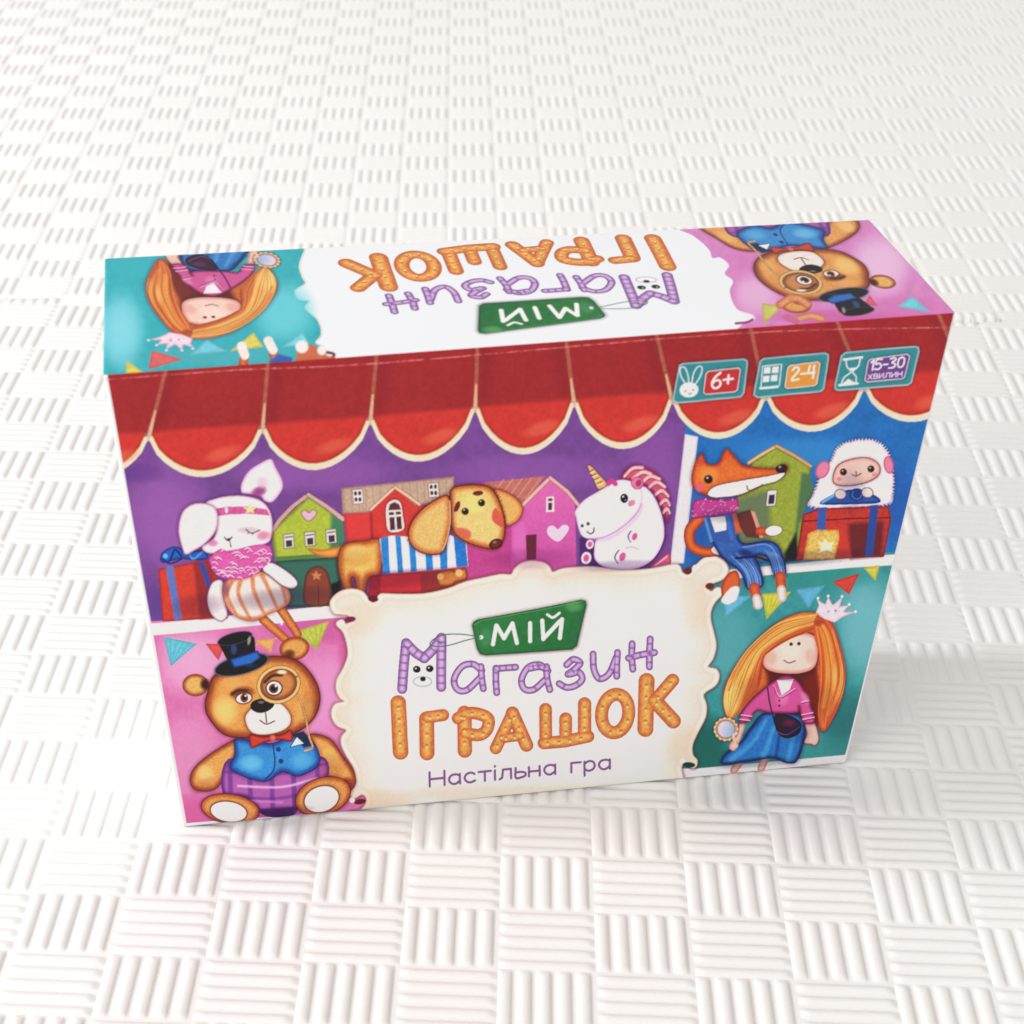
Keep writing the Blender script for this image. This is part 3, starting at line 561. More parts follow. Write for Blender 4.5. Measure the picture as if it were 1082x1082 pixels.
def fox(s):
    begin(s, 'printed_fox')
    orr = (222, 112, 46); ed = (176, 66, 32); o = (110, 40, 40)
    # birdhouse-like green house is drawn before
    s.poly(ZF((250, 750), (240, 700), (262, 650), (300, 630), (318, 670), (310, 720), (285, 765)), (212, 98, 52), edge=(160, 60, 40), ew=4); s.poly(ZF((240, 750), (280, 700), (314, 700), (300, 750), (265, 768)), (240, 228, 224), soft=1.5)
    # left arm
    s.line(ZF((150, 420), (112, 470), (120, 530), (170, 555), (220, 552)), 11, orr, w2=9, edge=ed, out=o, ow=.6); s.poly(ell(*ZF((232, 548))[0], 8.5, 5, 5), (240, 226, 216), sm=False, out=(150, 80, 60), ow=.6)
    # trousers
    s.poly(ZF((200, 480), (290, 470), (330, 520), (430, 510), (480, 540), (505, 640), (460, 655), (430, 580), (380, 570), (400, 620), (410, 690), (350, 705), (320, 640), (260, 590), (230, 560)), (58, 104, 176), edge=(30, 50, 116), ew=4, out=(28, 40, 96), ow=.8, tex=.1)
    for q in (((330, 535), (440, 530), (490, 640)), ((300, 560), (370, 620), (390, 695)), ((280, 570), (340, 630), (365, 700))): s.line(ZF(*q), 1.4, (130, 170, 220), a=.7)
    for k in range(6):
        s.line(ZF((315+k*9, 600-k*3), (345+k*10, 650), (352+k*10, 700-k*2)), .9, (150, 184, 226), a=.6); s.line(ZF((420+k*10, 545+k*4), (445+k*9, 590), (455+k*9, 648)), .9, (150, 184, 226), a=.55)
    s.line(ZF((300, 580), (380, 575), (430, 590)), 2.6, (20, 28, 76), a=.8); s.blob(*ZF((345, 560))[0], 12, 5, (20, 34, 90), .6, 20)
    for a, b in (((375, 700), (390, 770)), ((482, 655), (488, 740))):
        s.line(ZF(a, lerp(np.array(a), np.array(b), .5)), 11, (212, 100, 60), sm=False, edge=ed); s.line(ZF(lerp(np.array(a), np.array(b), .62), b), 9.4, (240, 226, 220), sm=False, w2=10, edge=(200, 170, 160))
    # torso
    s.poly(ZF((180, 410), (290, 395), (310, 470), (290, 520), (200, 510)), (56, 92, 164), sm=False); s.poly(ZF((195, 415), (260, 408), (262, 465), (215, 475)), (236, 226, 224), sm=False); s.line(ZF((262, 405), (285, 500)), 4, (70, 110, 180), sm=False); s.line(ZF((175, 420), (200, 510)), 3, (90, 140, 200), sm=False)
    s.poly(ZF((285, 395), (320, 400), (330, 470), (300, 480)), (206, 96, 56), sm=False, soft=2)
    # book, right arm
    s.poly(ZF((305, 400), (360, 385), (400, 495), (345, 490), (320, 450)), (110, 54, 50), sm=False, out=(60, 26, 36), ow=.6); s.poly(ZF((360, 385), (378, 392), (412, 495), (398, 498)), (214, 150, 130), sm=False)
    s.line(ZF((398, 470), (450, 472)), 9, (206, 90, 56), sm=False, edge=ed); s.poly(ell(*ZF((455, 468))[0], 9, 5.5, -8), (240, 230, 226), sm=False, out=(150, 90, 80), ow=.6)
    # scarf
    P = ZF((125, 350), (160, 335), (260, 340), (305, 335), (310, 380), (280, 400), (180, 412), (125, 420), (120, 385)); s.poly(P, (186, 66, 140), edge=(140, 36, 106), ew=3); s.only(P)
    rr = random.Random(3)
    for k in range(60):
        q = ZF((rr.uniform(120, 310), rr.uniform(335, 420)))[0]; s.dot(q[0], q[1], .7, (230, 150, 200))
    s.clip = None
    # head
    s.poly(ZF((120, 270), (130, 200), (160, 155), (185, 195), (230, 190), (260, 135), (300, 170), (330, 200), (400, 212), (470, 212), (500, 198), (512, 215), (490, 240), (400, 280), (320, 320), (210, 330), (150, 310)), orr, edge=ed, ew=5, out=(130, 50, 36), ow=.8, tex=.1)
    s.blob(*ZF((190, 240))[0], 14, 11, (240, 146, 66), .8); s.blob(*ZF((155, 190))[0], 4, 5, (190, 60, 90), .5); s.blob(*ZF((262, 165))[0], 5, 5, (226, 80, 50), .7)
    s.poly(ZF((185, 315), (220, 285), (330, 262), (430, 245), (500, 232), (470, 265), (400, 285), (320, 320), (240, 332), (200, 330)), (242, 236, 234), out=(130, 50, 40), ow=.6)
    s.line(ZF((345, 285), (352, 302), (380, 298), (410, 280)), 1.2, (110, 50, 50)); s.poly(ell(*ZF((486, 215))[0], 6.2, 4.6, -12), (60, 36, 50), sm=False, edge=(24, 16, 26), ew=2); s.dot(*ZF((480, 208))[0], 1.3, (170, 160, 170))
    s.poly(ell(*ZF((188, 258))[0], 4.3, 4.3), (44, 24, 30), sm=False, out=(120, 50, 30), ow=.8); s.dot(*ZF((184, 252))[0], 1, (230, 220, 220)); s.dot(*ZF((152, 292))[0], 4.5, (226, 96, 120), soft=3)
    end(s)

def sheep(s):
    begin(s, 'printed_sheep')
    rr = random.Random(8); P = []
    base = smooth_closed(ZF((610, 370), (620, 320), (650, 240), (690, 190), (720, 130), (790, 102), (870, 105), (920, 150), (940, 240), (938, 320), (915, 360), (780, 372)), 6)
    for i, p in enumerate(base): P.append(p+np.array([rr.uniform(-.7, .7), rr.uniform(-.7, .7)])*(1 if i % 2 else -1))
    s.poly(P, (242, 236, 236), sm=False, edge=(232, 190, 204), ew=2.4, out=(206, 130, 160), ow=.9, tex=.05)
    for i in range(0, len(base), 1):
        q = base[i]; c = base.mean(0); d = (q-c)/np.linalg.norm(q-c); s.line([q-d*1.5, q+d*1.6], .9, (240, 226, 230), sm=False)
    s.poly(ell(*ZF((655, 220))[0], 7, 10, 28), (222, 128, 158), sm=False, edge=(190, 80, 120), ew=2.5); s.poly(ell(*ZF((925, 200))[0], 5.4, 9.4, -8), (222, 128, 158), sm=False, edge=(190, 80, 120), ew=2.5)
    s.poly(ZF((697, 260), (715, 205), (770, 178), (840, 172), (885, 200), (885, 240), (840, 270), (770, 285), (715, 282)), (238, 190, 176), edge=(222, 150, 146), ew=4, out=(120, 60, 60), ow=1)
    for x in (740, 853): s.dot(*ZF((x, 229 if x < 800 else 217))[0], 3.8, (70, 30, 40)); s.dot(*(ZF((x, 229 if x < 800 else 217))[0]+(-.9, -1.1)), .8, (220, 200, 200))
    s.line(ZF((775, 240), (792, 246), (812, 236)), 1, (110, 50, 60)); s.line(ZF((792, 228), (793, 245)), .9, (110, 50, 60), sm=False)
    s.blob(*ZF((722, 258))[0], 4, 3, (226, 110, 120), .7); s.blob(*ZF((868, 240))[0], 4, 3, (226, 110, 120), .7)
    end(s)
    begin(s, 'printed_gift', True)
    s.poly(ZF((575, 400), (640, 378), (925, 368), (935, 420), (905, 575), (545, 592)), (186, 58, 50), sm=False, tex=.1, edge=(130, 36, 40), ew=3)
    s.poly(ZF((760, 440), (905, 430), (895, 572), (770, 585)), (112, 42, 50), sm=False, soft=5); s.line(ZF((575, 430), (760, 420), (930, 415)), 1.4, (110, 30, 36), sm=False)
    s.poly(ZF((700, 450), (740, 440), (775, 580), (690, 585)), (196, 62, 50), sm=False, soft=3)
    s.poly(ZF((638, 375), (672, 372), (665, 470), (630, 470)), (56, 96, 168), sm=False); s.poly(ZF((850, 365), (884, 362), (860, 570), (828, 575)), (44, 80, 150), sm=False)
    s.poly(ZF((595, 480), (630, 465), (720, 465), (725, 500), (705, 585), (575, 588)), (232, 184, 96), sm=False, tex=.2, ts=1.6, edge=(206, 140, 60), ew=3)
    s.poly(ZF((665, 500), (678, 520), (705, 512), (690, 535), (700, 560), (672, 548), (640, 560), (650, 532), (632, 512), (656, 518)), (248, 232, 190), sm=False)
    s.poly(ZF((645, 360), (690, 325), (780, 300), (870, 325), (885, 355), (760, 362)), (40, 92, 168), edge=(22, 50, 120), ew=3.5)
    s.line(ZF((655, 352), (700, 325)), 3, (110, 170, 220), sm=False, soft=1.6); s.dot(*ZF((795, 322))[0], 8, (34, 64, 130), ry=7); s.line(ell(*ZF((795, 322))[0], 5, 4.6)[:18], 1, (90, 140, 200), sm=False)
    end(s)
    begin(s, 'printed_sheep')
    for x, y in ((728, 320), (838, 314)): s.poly(ell(*ZF((x, y))[0], 6, 5.2, 10), (242, 214, 208), sm=False, out=(130, 70, 80), ow=.9)
    end(s)

def tall_house(s):
    begin(s, 'printed_bird_house')
    s.poly(ZF((365, 190), (465, 125), (605, 205), (605, 260), (580, 320), (560, 590), (330, 590), (300, 340)), (150, 162, 62), sm=False, tex=.1, edge=(110, 120, 56), ew=3)
    s.poly(ZF((300, 340), (440, 300), (440, 580), (320, 590)), (108, 124, 92), sm=False, soft=7)
    s.poly(ZF((570, 230), (606, 240), (620, 300), (560, 440), (540, 590), (530, 590)), (88, 120, 84), sm=False, soft=3)
    s.line(ZF((352, 192), (400, 160), (466, 122)), 3, (216, 180, 130), sm=False, out=(120, 90, 60), ow=.5); s.line(ZF((466, 122), (540, 162), (606, 205)), 3.2, (206, 160, 116), sm=False, out=(110, 80, 60), ow=.5)
    s.poly(ZF((430, 305), (468, 302), (462, 365), (424, 368)), (224, 214, 214), sm=False, out=(120, 120, 90), ow=.5); s.poly(ZF((436, 322), (460, 320), (456, 358), (432, 360)), (60, 54, 76), sm=False)
    s.poly(ZF((500, 560), (545, 480), (560, 590), (500, 595)), (30, 34, 40), sm=False, soft=4)
    end(s)

def plaque(s):
    begin(s, 'printed_plaque')
    pts = np.vstack([
        [(349.5, 643), (349, 635.8), (355, 628.2), (364, 623.8), (374.6, 622.8), (383.4, 625.6), (388, 631), (393, 637), (399, 635), (401, 629.5), (404, 627.5), (420, 628), (448, 627.5), (473, 622), (490.5, 615), (511.6, 610), (529, 606.4), (540, 606.5), (543, 601), (550, 595), (560.7, 592.2), (574.8, 594), (581, 599), (583.6, 604), (592, 601), (603, 599.4), (627.5, 598.7), (655.6, 602.5), (687, 601), (712, 596.5), (719, 599), (721, 605), (727, 606.5), (731, 601), (736.2, 596.5), (744, 590), (754.3, 588.0), (764.7, 592.4), (769.6, 600.5), (767.8, 608.2), (762, 613.5), (753, 617), (748.5, 622), (752, 625), (757, 621), (762, 622), (762.5, 629), (756, 636), (751.5, 645), (751, 655), (754.4, 668.8), (756.6, 682), (753.3, 695.4), (747.9, 703.8), (756.6, 706.2), (760, 714), (756, 724), (743.5, 733), (746.4, 744), (745.5, 757.5), (737.7, 773), (731.8, 786.3), (732, 797.4), (736.6, 803), (735.5, 810), (730, 811), (724, 807), (720, 811), (724, 830), (724, 840), (365, 880), (365, 861), (379, 857), (386, 850), (387, 843), (382, 839.5), (376, 843), (371, 842), (370.7, 836.4), (375.3, 827), (374, 813), (366, 799.4), (360.7, 788), (360.7, 778.6), (366, 772), (356.8, 768), (351, 760), (350.3, 751), (354.5, 744), (363.7, 741.7), (359, 738), (355.3, 730), (355.8, 718.6), (362.4, 707), (367.4, 693), (366, 679.3), (362, 668), (355.6, 661.5), (356.5, 657), (362, 656), (366, 660), (371, 656), (368, 651), (360, 650), (353, 649)]])
    w = s.win(smooth_closed(pts, 2), 6)
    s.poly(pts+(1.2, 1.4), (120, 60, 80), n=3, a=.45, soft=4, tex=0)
    s.poly(pts, (243, 229, 220), n=3, out=(206, 160, 130), ow=1, edge=(246, 228, 206), ew=4, tex=.02, ts=6)
    s.only(smooth_closed(pts, 3), sm=False)
    w = s.win(pts, 1)
    if w is not None:
        d, _ = s.seg(w, smooth_closed(pts, 2), True)
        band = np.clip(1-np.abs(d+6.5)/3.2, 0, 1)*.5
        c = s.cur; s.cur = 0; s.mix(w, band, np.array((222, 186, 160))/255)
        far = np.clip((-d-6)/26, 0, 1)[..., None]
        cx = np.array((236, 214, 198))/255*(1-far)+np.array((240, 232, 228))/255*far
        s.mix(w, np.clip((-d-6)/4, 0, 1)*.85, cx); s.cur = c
    for x, y, rx, ry, a in ((395, 850, 60, 20, .7), (380, 655, 30, 26, .5), (735, 640, 22, 40, .45), (725, 790, 30, 30, .6), (560, 838, 200, 12, .5), (600, 606, 120, 8, .3), (362, 740, 12, 60, .3)): s.blob(x, y, rx, ry, (228, 198, 172), a)
    s.clip = None
    for x, y, rx, ry, an, c in ((394.5, 633, 5.6, 3.2, 0, (104, 36, 52)), (370, 655, 6, 3, -8, (124, 40, 84)), (380.5, 847, 6.4, 2.8, -10, (108, 34, 48)), (727, 603.5, 4.6, 4, -30, (112, 46, 38)), (750, 619.5, 4.6, 3.4, -10, (112, 46, 38)), (728, 808, 6.6, 2.8, 4, (14, 64, 58))):
        s.poly(ell(x, y, rx, ry, an), c, sm=False, soft=.9)
    for x, y, r in ((402, 631.5, 3), (361, 658.5, 3.2), (372, 845.5, 3), (734.5, 600, 2.6), (757.5, 624.5, 3), (721, 803.5, 3)): s.dot(x, y, r, (248, 234, 214))
    end(s)

def cookie(s, pts, wd, sm=True):
    s.line(pts, wd, (240, 176, 84), sm=sm, tex=.12, ts=3, edge=(220, 118, 44), out=(176, 84, 44), ow=.9)

def title(s):
    begin(s, 'printed_title')
    # soft tinted shadow of the letters
    # purple word
    o = (98, 56, 126); c = (214, 180, 222); e = (158, 108, 178)
    def st(*q, w=6.6, sm=True, f=ZO): s.line(f(*q), w, c, sm=sm, edge=e, out=o, ow=.9, tex=.03)
    def bands(q, f=ZO, w=6.2, k=4):
        P = smooth_open(f(*q), 6); n = len(P)
        for i in range(k):
            t = (i+.6)/k; j = min(n-2, int(t*(n-1))); p = P[j]; d = P[j+1]-p; d = d/(np.linalg.norm(d)+1e-9); m = np.array([-d[1], d[0]])
            s.line([p-m*w*.42, p+m*w*.42], 2.2, (128, 74, 156), sm=False, a=.6)
    Ms = [((150, 410), (160, 270), (175, 120)), ((180, 125), (235, 180), (290, 215)), ((290, 215), (345, 160), (400, 85)), ((400, 85), (398, 250), (398, 395))]
    for q in Ms: s.line(ZO(*q), 8.6, c, edge=e, out=o, ow=.9)
    for q in Ms: s.line(ZO(*q), 8.2, c, edge=e)
    for q, k in zip(Ms, (6, 3, 3, 6)): bands(q, w=8.4, k=k)
    W = [([(655, 290), (600, 250), (530, 265), (480, 345), (500, 410), (560, 415), (640, 340)], ZO), ([(650, 265), (655, 340), (665, 405)], ZO),
         ([(745, 275), (745, 360), (750, 430)], ZO), ([(748, 278), (810, 272), (870, 268)], ZO),
         ([(1075, 290), (1020, 252), (950, 270), (908, 345), (925, 405), (985, 410), (1055, 350)], ZO), ([(105, 385), (108, 460), (125, 530)], ZP), ([(0, 395), (60, 385), (105, 400)], ZP),
         ([(232, 372), (275, 338), (318, 360), (285, 398), (240, 432)], ZP), ([(250, 432), (310, 420), (330, 465), (285, 505), (230, 515), (185, 492)], ZP),
         ([(400, 305), (405, 400), (440, 460), (500, 430), (545, 330)], ZP), ([(555, 295), (550, 370), (550, 445)], ZP),
         ([(648, 240), (645, 320), (652, 400)], ZP), ([(763, 210), (758, 300), (757, 385)], ZP), ([(625, 330), (700, 310), (790, 295)], ZP)]
    for q, f in W: s.line(f(*q), 5.4, c, edge=e, out=o, ow=.9, tex=.03)
    for q, f in W: s.line(f(*q), 5, c, edge=e, tex=.03)
    for q, f in W: bands(q, f, 5, 3)
    # little face
    s.poly(ell(*ZO((280, 362))[0], 9.4, 5, 0), (246, 242, 246), sm=False, out=(170, 160, 176), ow=.7)
    for x, y in ((243, 285), (325, 280)): s.poly(ell(*ZO((x, y))[0], 4, 3.6), (22, 16, 20), sm=False); s.dot(*ZO((x-6, y-5))[0], .9, (240, 240, 240))
    s.poly(ell(*ZO((282, 346))[0], 3, 2.4), (24, 20, 24), sm=False)
    # biscuit word
    C = [([(125, 500), (140, 810)], 14.6, ZO, 0), ([(305, 600), (308, 815)], 14, ZO, 0), ([(310, 590), (410, 575)], 11, ZO, 0),
         ([(545, 560), (548, 800)], 13.4, ZO, 0), ([(505, 595), (590, 560), (690, 590), (690, 660), (640, 700), (550, 690)], 11.4, ZO, 1),
         ([(745, 785), (850, 560)], 11, ZO, 0), ([(850, 560), (940, 765)], 12.4, ZO, 0), ([(790, 720), (900, 705)], 9, ZO, 0),
         ([(98, 655), (100, 860)], 11.6, ZP, 0), ([(226, 715), (226, 840)], 11.6, ZP, 0), ([(346, 620), (346, 820)], 12.2, ZP, 0), ([(88, 872), (220, 860), (368, 828)], 11.4, ZP, 0),
         ([(740, 475), (732, 780)], 15, ZP, 0), ([(905, 470), (790, 605)], 12, ZP, 0), ([(790, 600), (910, 730)], 14, ZP, 0)]
    for q, w, f, sm in C: s.line(f(*q), w, (200, 110, 60), sm=bool(sm), out=(176, 84, 44), ow=.9)
    O = ell(*ZP((540, 682))[0], 14.3, 20.5, 8); s.line(np.vstack([O, O[:1]]), 12, (220, 118, 44), sm=False, out=(176, 84, 44), ow=.9)
    for q, w, f, sm in C: s.line(f(*q), w-.4, (238, 172, 84), sm=bool(sm), edge=(210, 106, 48), tex=.16, ts=2.4)
    s.line(np.vstack([O, O[:1]]), 11.6, (238, 172, 84), sm=False, edge=(210, 106, 48), tex=.16, ts=2.4)
    for q, w, f, sm in C:
        P = f(*q); P = smooth_open(P, 6) if sm else P
        L = np.cumsum(np.r_[0, np.linalg.norm(np.diff(P, axis=0), axis=1)]); n = max(2, int(round(L[-1]/11.5)))
        for i in range(n):
            t = (i+.35)/n*L[-1]; x = np.interp(t, L, P[:, 0]); y = np.interp(t, L, P[:, 1])
            s.dot(x, y, 1.7, (190, 112, 44), soft=1.2); s.dot(x, y+1.7, 1.4, (252, 210, 130), soft=1.2)
    for a in range(20, 380, 45):
        p = ZP((540, 682))[0]+(14.3*math.cos(math.radians(a)), 20.5*math.sin(math.radians(a))); s.dot(*p, 1.9, (190, 112, 44), soft=1.2); s.dot(p[0], p[1]+1.8, 1.4, (252, 210, 130), soft=1.2)
    end(s)
    begin(s, 'printed_tag')
    G = ZH((384, 182), (388, 173), (400, 166), (600, 129), (680, 113), (692, 116), (694, 126), (668, 236), (655, 246), (420, 262), (405, 259), (397, 245))
    s.poly(G+(.8, 1.4), (150, 130, 130), sm=False, a=.5, soft=2.5)
    s.poly(G, (44, 124, 62), sm=False, edge=(30, 98, 52), ew=3, out=(26, 82, 44), ow=.8, tex=.08, ts=4, grad=(520, 650, 600, 690, (38, 112, 60)))
    s.blob(*ZH((660, 130))[0], 12, 8, (110, 180, 100), .6); s.blob(*ZH((420, 215))[0], 8, 14, (90, 160, 130), .4)
    s.line(ZH((390, 180), (410, 168), (600, 133), (684, 117)), 1, (110, 170, 110), sm=False, a=.7)
    for q in ([(440, 233), (449, 182)], [(450, 182), (470, 216)], [(470, 216), (493, 176)], [(493, 176), (505, 229)], [(541, 175), (541, 224)], [(574, 168), (577, 218)], [(577, 218), (622, 170)], [(628, 165), (622, 216)]):
        s.line(ZH(*q), 4.4, (245, 243, 240), sm=False, tex=0)
    s.line(ZH((588, 152), (603, 160), (621, 148)), 2.8, (245, 243, 240), tex=0)
    s.dot(*ZH((408, 214))[0], 2.3, (236, 240, 232))
    s.line(ZH((406, 214), (360, 207), (310, 208), (280, 220), (269, 235), (285, 240), (320, 237), (370, 222), (404, 214)), 1.1, (60, 110, 84))
    end(s)

def subtitle(s):
    begin(s, 'printed_subtitle')
    write(s, 'Настільна гра', ZH((268, 621))[0], ZH((759, 572))[0], (-.2, -15), 2.3, (128, 76, 142), gap=.2)
    end(s)

def badges(s):
    te = (52, 140, 150)
    def plate(nm, P, Q, col):
        begin(s, nm)
        s.poly(ZC(*P), te, sm=False, out=(150, 196, 200), ow=1.6, tex=.05, n=2); s.poly(ZC(*Q), col, sm=False, out=(226, 214, 214), ow=1.1, tex=.03)
    plate('printed_age_badge', [(62, 562), (75, 556), (290, 540), (301, 545), (303, 560), (290, 660), (280, 674), (55, 696), (42, 690), (40, 678)], [(165, 583), (272, 571), (279, 578), (268, 650), (258, 657), (155, 666), (147, 658), (156, 592)], (196, 46, 50))
    s.poly(ell(*ZC((95, 650))[0], 10, 8, -5), (240, 240, 240), sm=False)
    s.line(ZC((85, 632), (66, 600), (64, 572), (80, 570), (92, 600), (94, 630)), 1.3, (240, 240, 240)); s.line(ZC((104, 630), (112, 590), (128, 566), (142, 572), (136, 600), (116, 632)), 1.3, (240, 240, 240))
    for x, y in ((82, 655), (110, 650)): s.dot(*ZC((x, y))[0], .8, (90, 100, 110))
    s.line(ZC((92, 660), (98, 666), (104, 660)), .7, (90, 100, 110))
    write(s, '6+', ZC((174, 645))[0], ZC((250, 636))[0], (1.2, -17), 2.4, (240, 236, 236), gap=.16)
    plate('printed_players_badge', [(350, 548), (362, 538), (580, 518), (592, 524), (592, 540), (576, 645), (566, 655), (340, 676), (328, 668), (332, 640)], [(458, 562), (556, 549), (563, 556), (552, 628), (543, 635), (446, 645), (438, 638), (448, 570)], (226, 152, 54))
    for x, y in ((375, 580), (404, 578), (371, 610), (400, 607)): s.poly(ZC((x-11, y-10), (x+12, y-12), (x+10, y+11), (x-13, y+12)), (238, 238, 238), sm=False, tex=0)
    s.line(ZC((352, 640), (358, 565), (426, 558), (418, 634)), 1.1, (236, 236, 236), sm=False, tex=0); s.line(ZC((350, 644), (412, 638)), 2.6, (236, 236, 236), sm=False, tex=0)
    write(s, '2-4', ZC((460, 615))[0], ZC((542, 607))[0], (1.4, -13.5), 2.1, (244, 238, 230), gap=.16)
    plate('printed_time_badge', [(640, 528), (655, 516), (900, 495), (914, 498), (916, 512), (890, 622), (878, 632), (630, 652), (618, 646), (618, 632)], [(745, 540), (874, 522), (884, 530), (866, 604), (856, 611), (732, 622), (724, 615), (735, 548)], (112, 66, 144))
    s.line(ZC((648, 541), (714, 533)), 2.4, (238, 238, 238), sm=False, tex=0); s.line(ZC((632, 633), (698, 627)), 2.4, (238, 238, 238), sm=False, tex=0)
    s.line(ZC((656, 545), (660, 568), (674, 585), (650, 605), (640, 628)), 1.4, (238, 238, 238)); s.line(ZC((706, 540), (700, 565), (680, 585), (692, 602), (692, 624)), 1.4, (238, 238, 238))
    s.poly(ZC((668, 572), (698, 568), (680, 584)), (238, 238, 238), sm=False); s.poly(ZC((642, 630), (664, 610), (690, 625)), (238, 238, 238), sm=False)
    write(s, '15-30', ZC((742, 580))[0], ZC((862, 568))[0], (1.8, -10.8), 1.8, (242, 236, 244), gap=.17)
    write(s, 'хвилин', ZC((735, 612))[0], ZC((856, 601))[0], (.6, -7.2), 1.2, (226, 210, 232), gap=.2)
    end(s)

def front_pennants(s):
    s.cur = 0
    s.line(ZG((100, 138), (300, 175), (480, 185), (620, 150)), .8, (226, 170, 200))
    pennant(s, ZG((98, 140), (252, 172), (132, 276)), (104, 190, 208), stripes=(70, 160, 186))
    pennant(s, ZG((290, 172), (380, 175), (350, 250)), (214, 84, 84)); pennant(s, ZG((510, 160), (610, 150), (590, 215)), (232, 170, 100)); pennant(s, ZG((700, 120), (858, 72), (800, 205)), (190, 196, 84), stripes=(150, 160, 60))
    pennant(s, ZI((200, 130), (335, 135), (208, 238)), (100, 176, 212)); pennant(s, ZI((385, 125), (525, 115), (405, 246)), (206, 200, 66), stripes=(170, 166, 50))
    pennant(s, ZI((545, 105), (685, 85), (605, 195)), (96, 172, 206)); pennant(s, ZI((720, 68), (850, 28), (800, 130)), (208, 70, 60)); pennant(s, ZI((870, 2), (945, -10), (925, 64)), (208, 200, 72))
    end(s)

def paint_front(s):
    s.img[...] = np.array((236, 228, 230))/255
    backgrounds(s); tall_house(s); shelf(s)
    green_house(s); red_house(s); pink_house(s)
    front_pennants(s)
    dog(s); unicorn(s); awning(s)
    gift_left(s); rabbit(s); sheep(s)
    # white margin of the sheet
    s.poly([(735.5, 812), (893, 797.6), (1060, 300), (1060, 900), (700, 900), (700, 812)], (232, 220, 226), sm=False, tex=.02)
    s.poly([(893.5, 797), (1008.3, 331), (1008.3, 280), (1060, 280), (1060, 900), (893, 900)], (242, 240, 246), sm=False, tex=.01)
    s.poly([(113, 394), (113, 300), (40, 300), (100, 900), (400, 900), (400, 855), (197, 869.8)], (236, 241, 250), sm=False, tex=.01)
    plaque(s); fox(s); bear(s); doll(s)
    s.cur = 0
    s.line([(112, 401), (250, 391), (399, 384), (700, 358), (850, 349), (1004, 346)], 1.1, (222, 120, 124), tex=.5, ts=5, a=.8)
    s.img[...] = np.clip(s.img, 0, 1); q = s.img; s.img[...] = q+(.17*(q-.5)*4*q*(1-q))
    g = vnoise(s.X/1.1+s.Y/3, s.Y/1.3, 51)*.02+vnoise(s.X/30, s.Y/24, 52)*.015; s.img *= (1+g)[..., None]
    # deeper washes of colour in the folds of the painting
    for x, y, rx, ry, c, al, an in ((300, 632, 70, 14, (50, 20, 60), .5, -5), (420, 612, 70, 12, (90, 20, 40), .45, -6), (560, 590, 60, 14, (110, 20, 90), .4, -3), (655, 598, 60, 8, (60, 20, 90), .5, -2),
        (208, 640, 34, 16, (60, 20, 60), .45, -6), (262, 560, 16, 5, (120, 30, 90), .35, 0), (860, 590, 70, 10, (20, 20, 60), .45, -5), (900, 520, 20, 30, (20, 40, 110), .3, 0),
        (215, 830, 18, 9, (120, 40, 20), .35, -30), (300, 858, 40, 9, (50, 20, 70), .5, -5), (350, 812, 16, 20, (120, 40, 20), .35, 0), (326, 745, 10, 26, (130, 50, 20), .35, 8),
        (834, 716, 24, 5, (90, 20, 50), .5, 0), (843, 775, 18, 14, (10, 30, 90), .4, 0), (790, 730, 14, 24, (130, 40, 20), .35, 30), (872, 740, 10, 30, (130, 40, 20), .4, 10), (800, 806, 60, 6, (10, 60, 60), .4, -5),
        (765, 545, 30, 10, (30, 20, 70), .4, 0), (790, 590, 30, 10, (20, 20, 80), .35, 20), (376, 590, 22, 12, (150, 70, 20), .35, 0)):
        s.blob(x, y, rx, ry, c, al*.62, an)
    title(s); subtitle(s); badges(s)

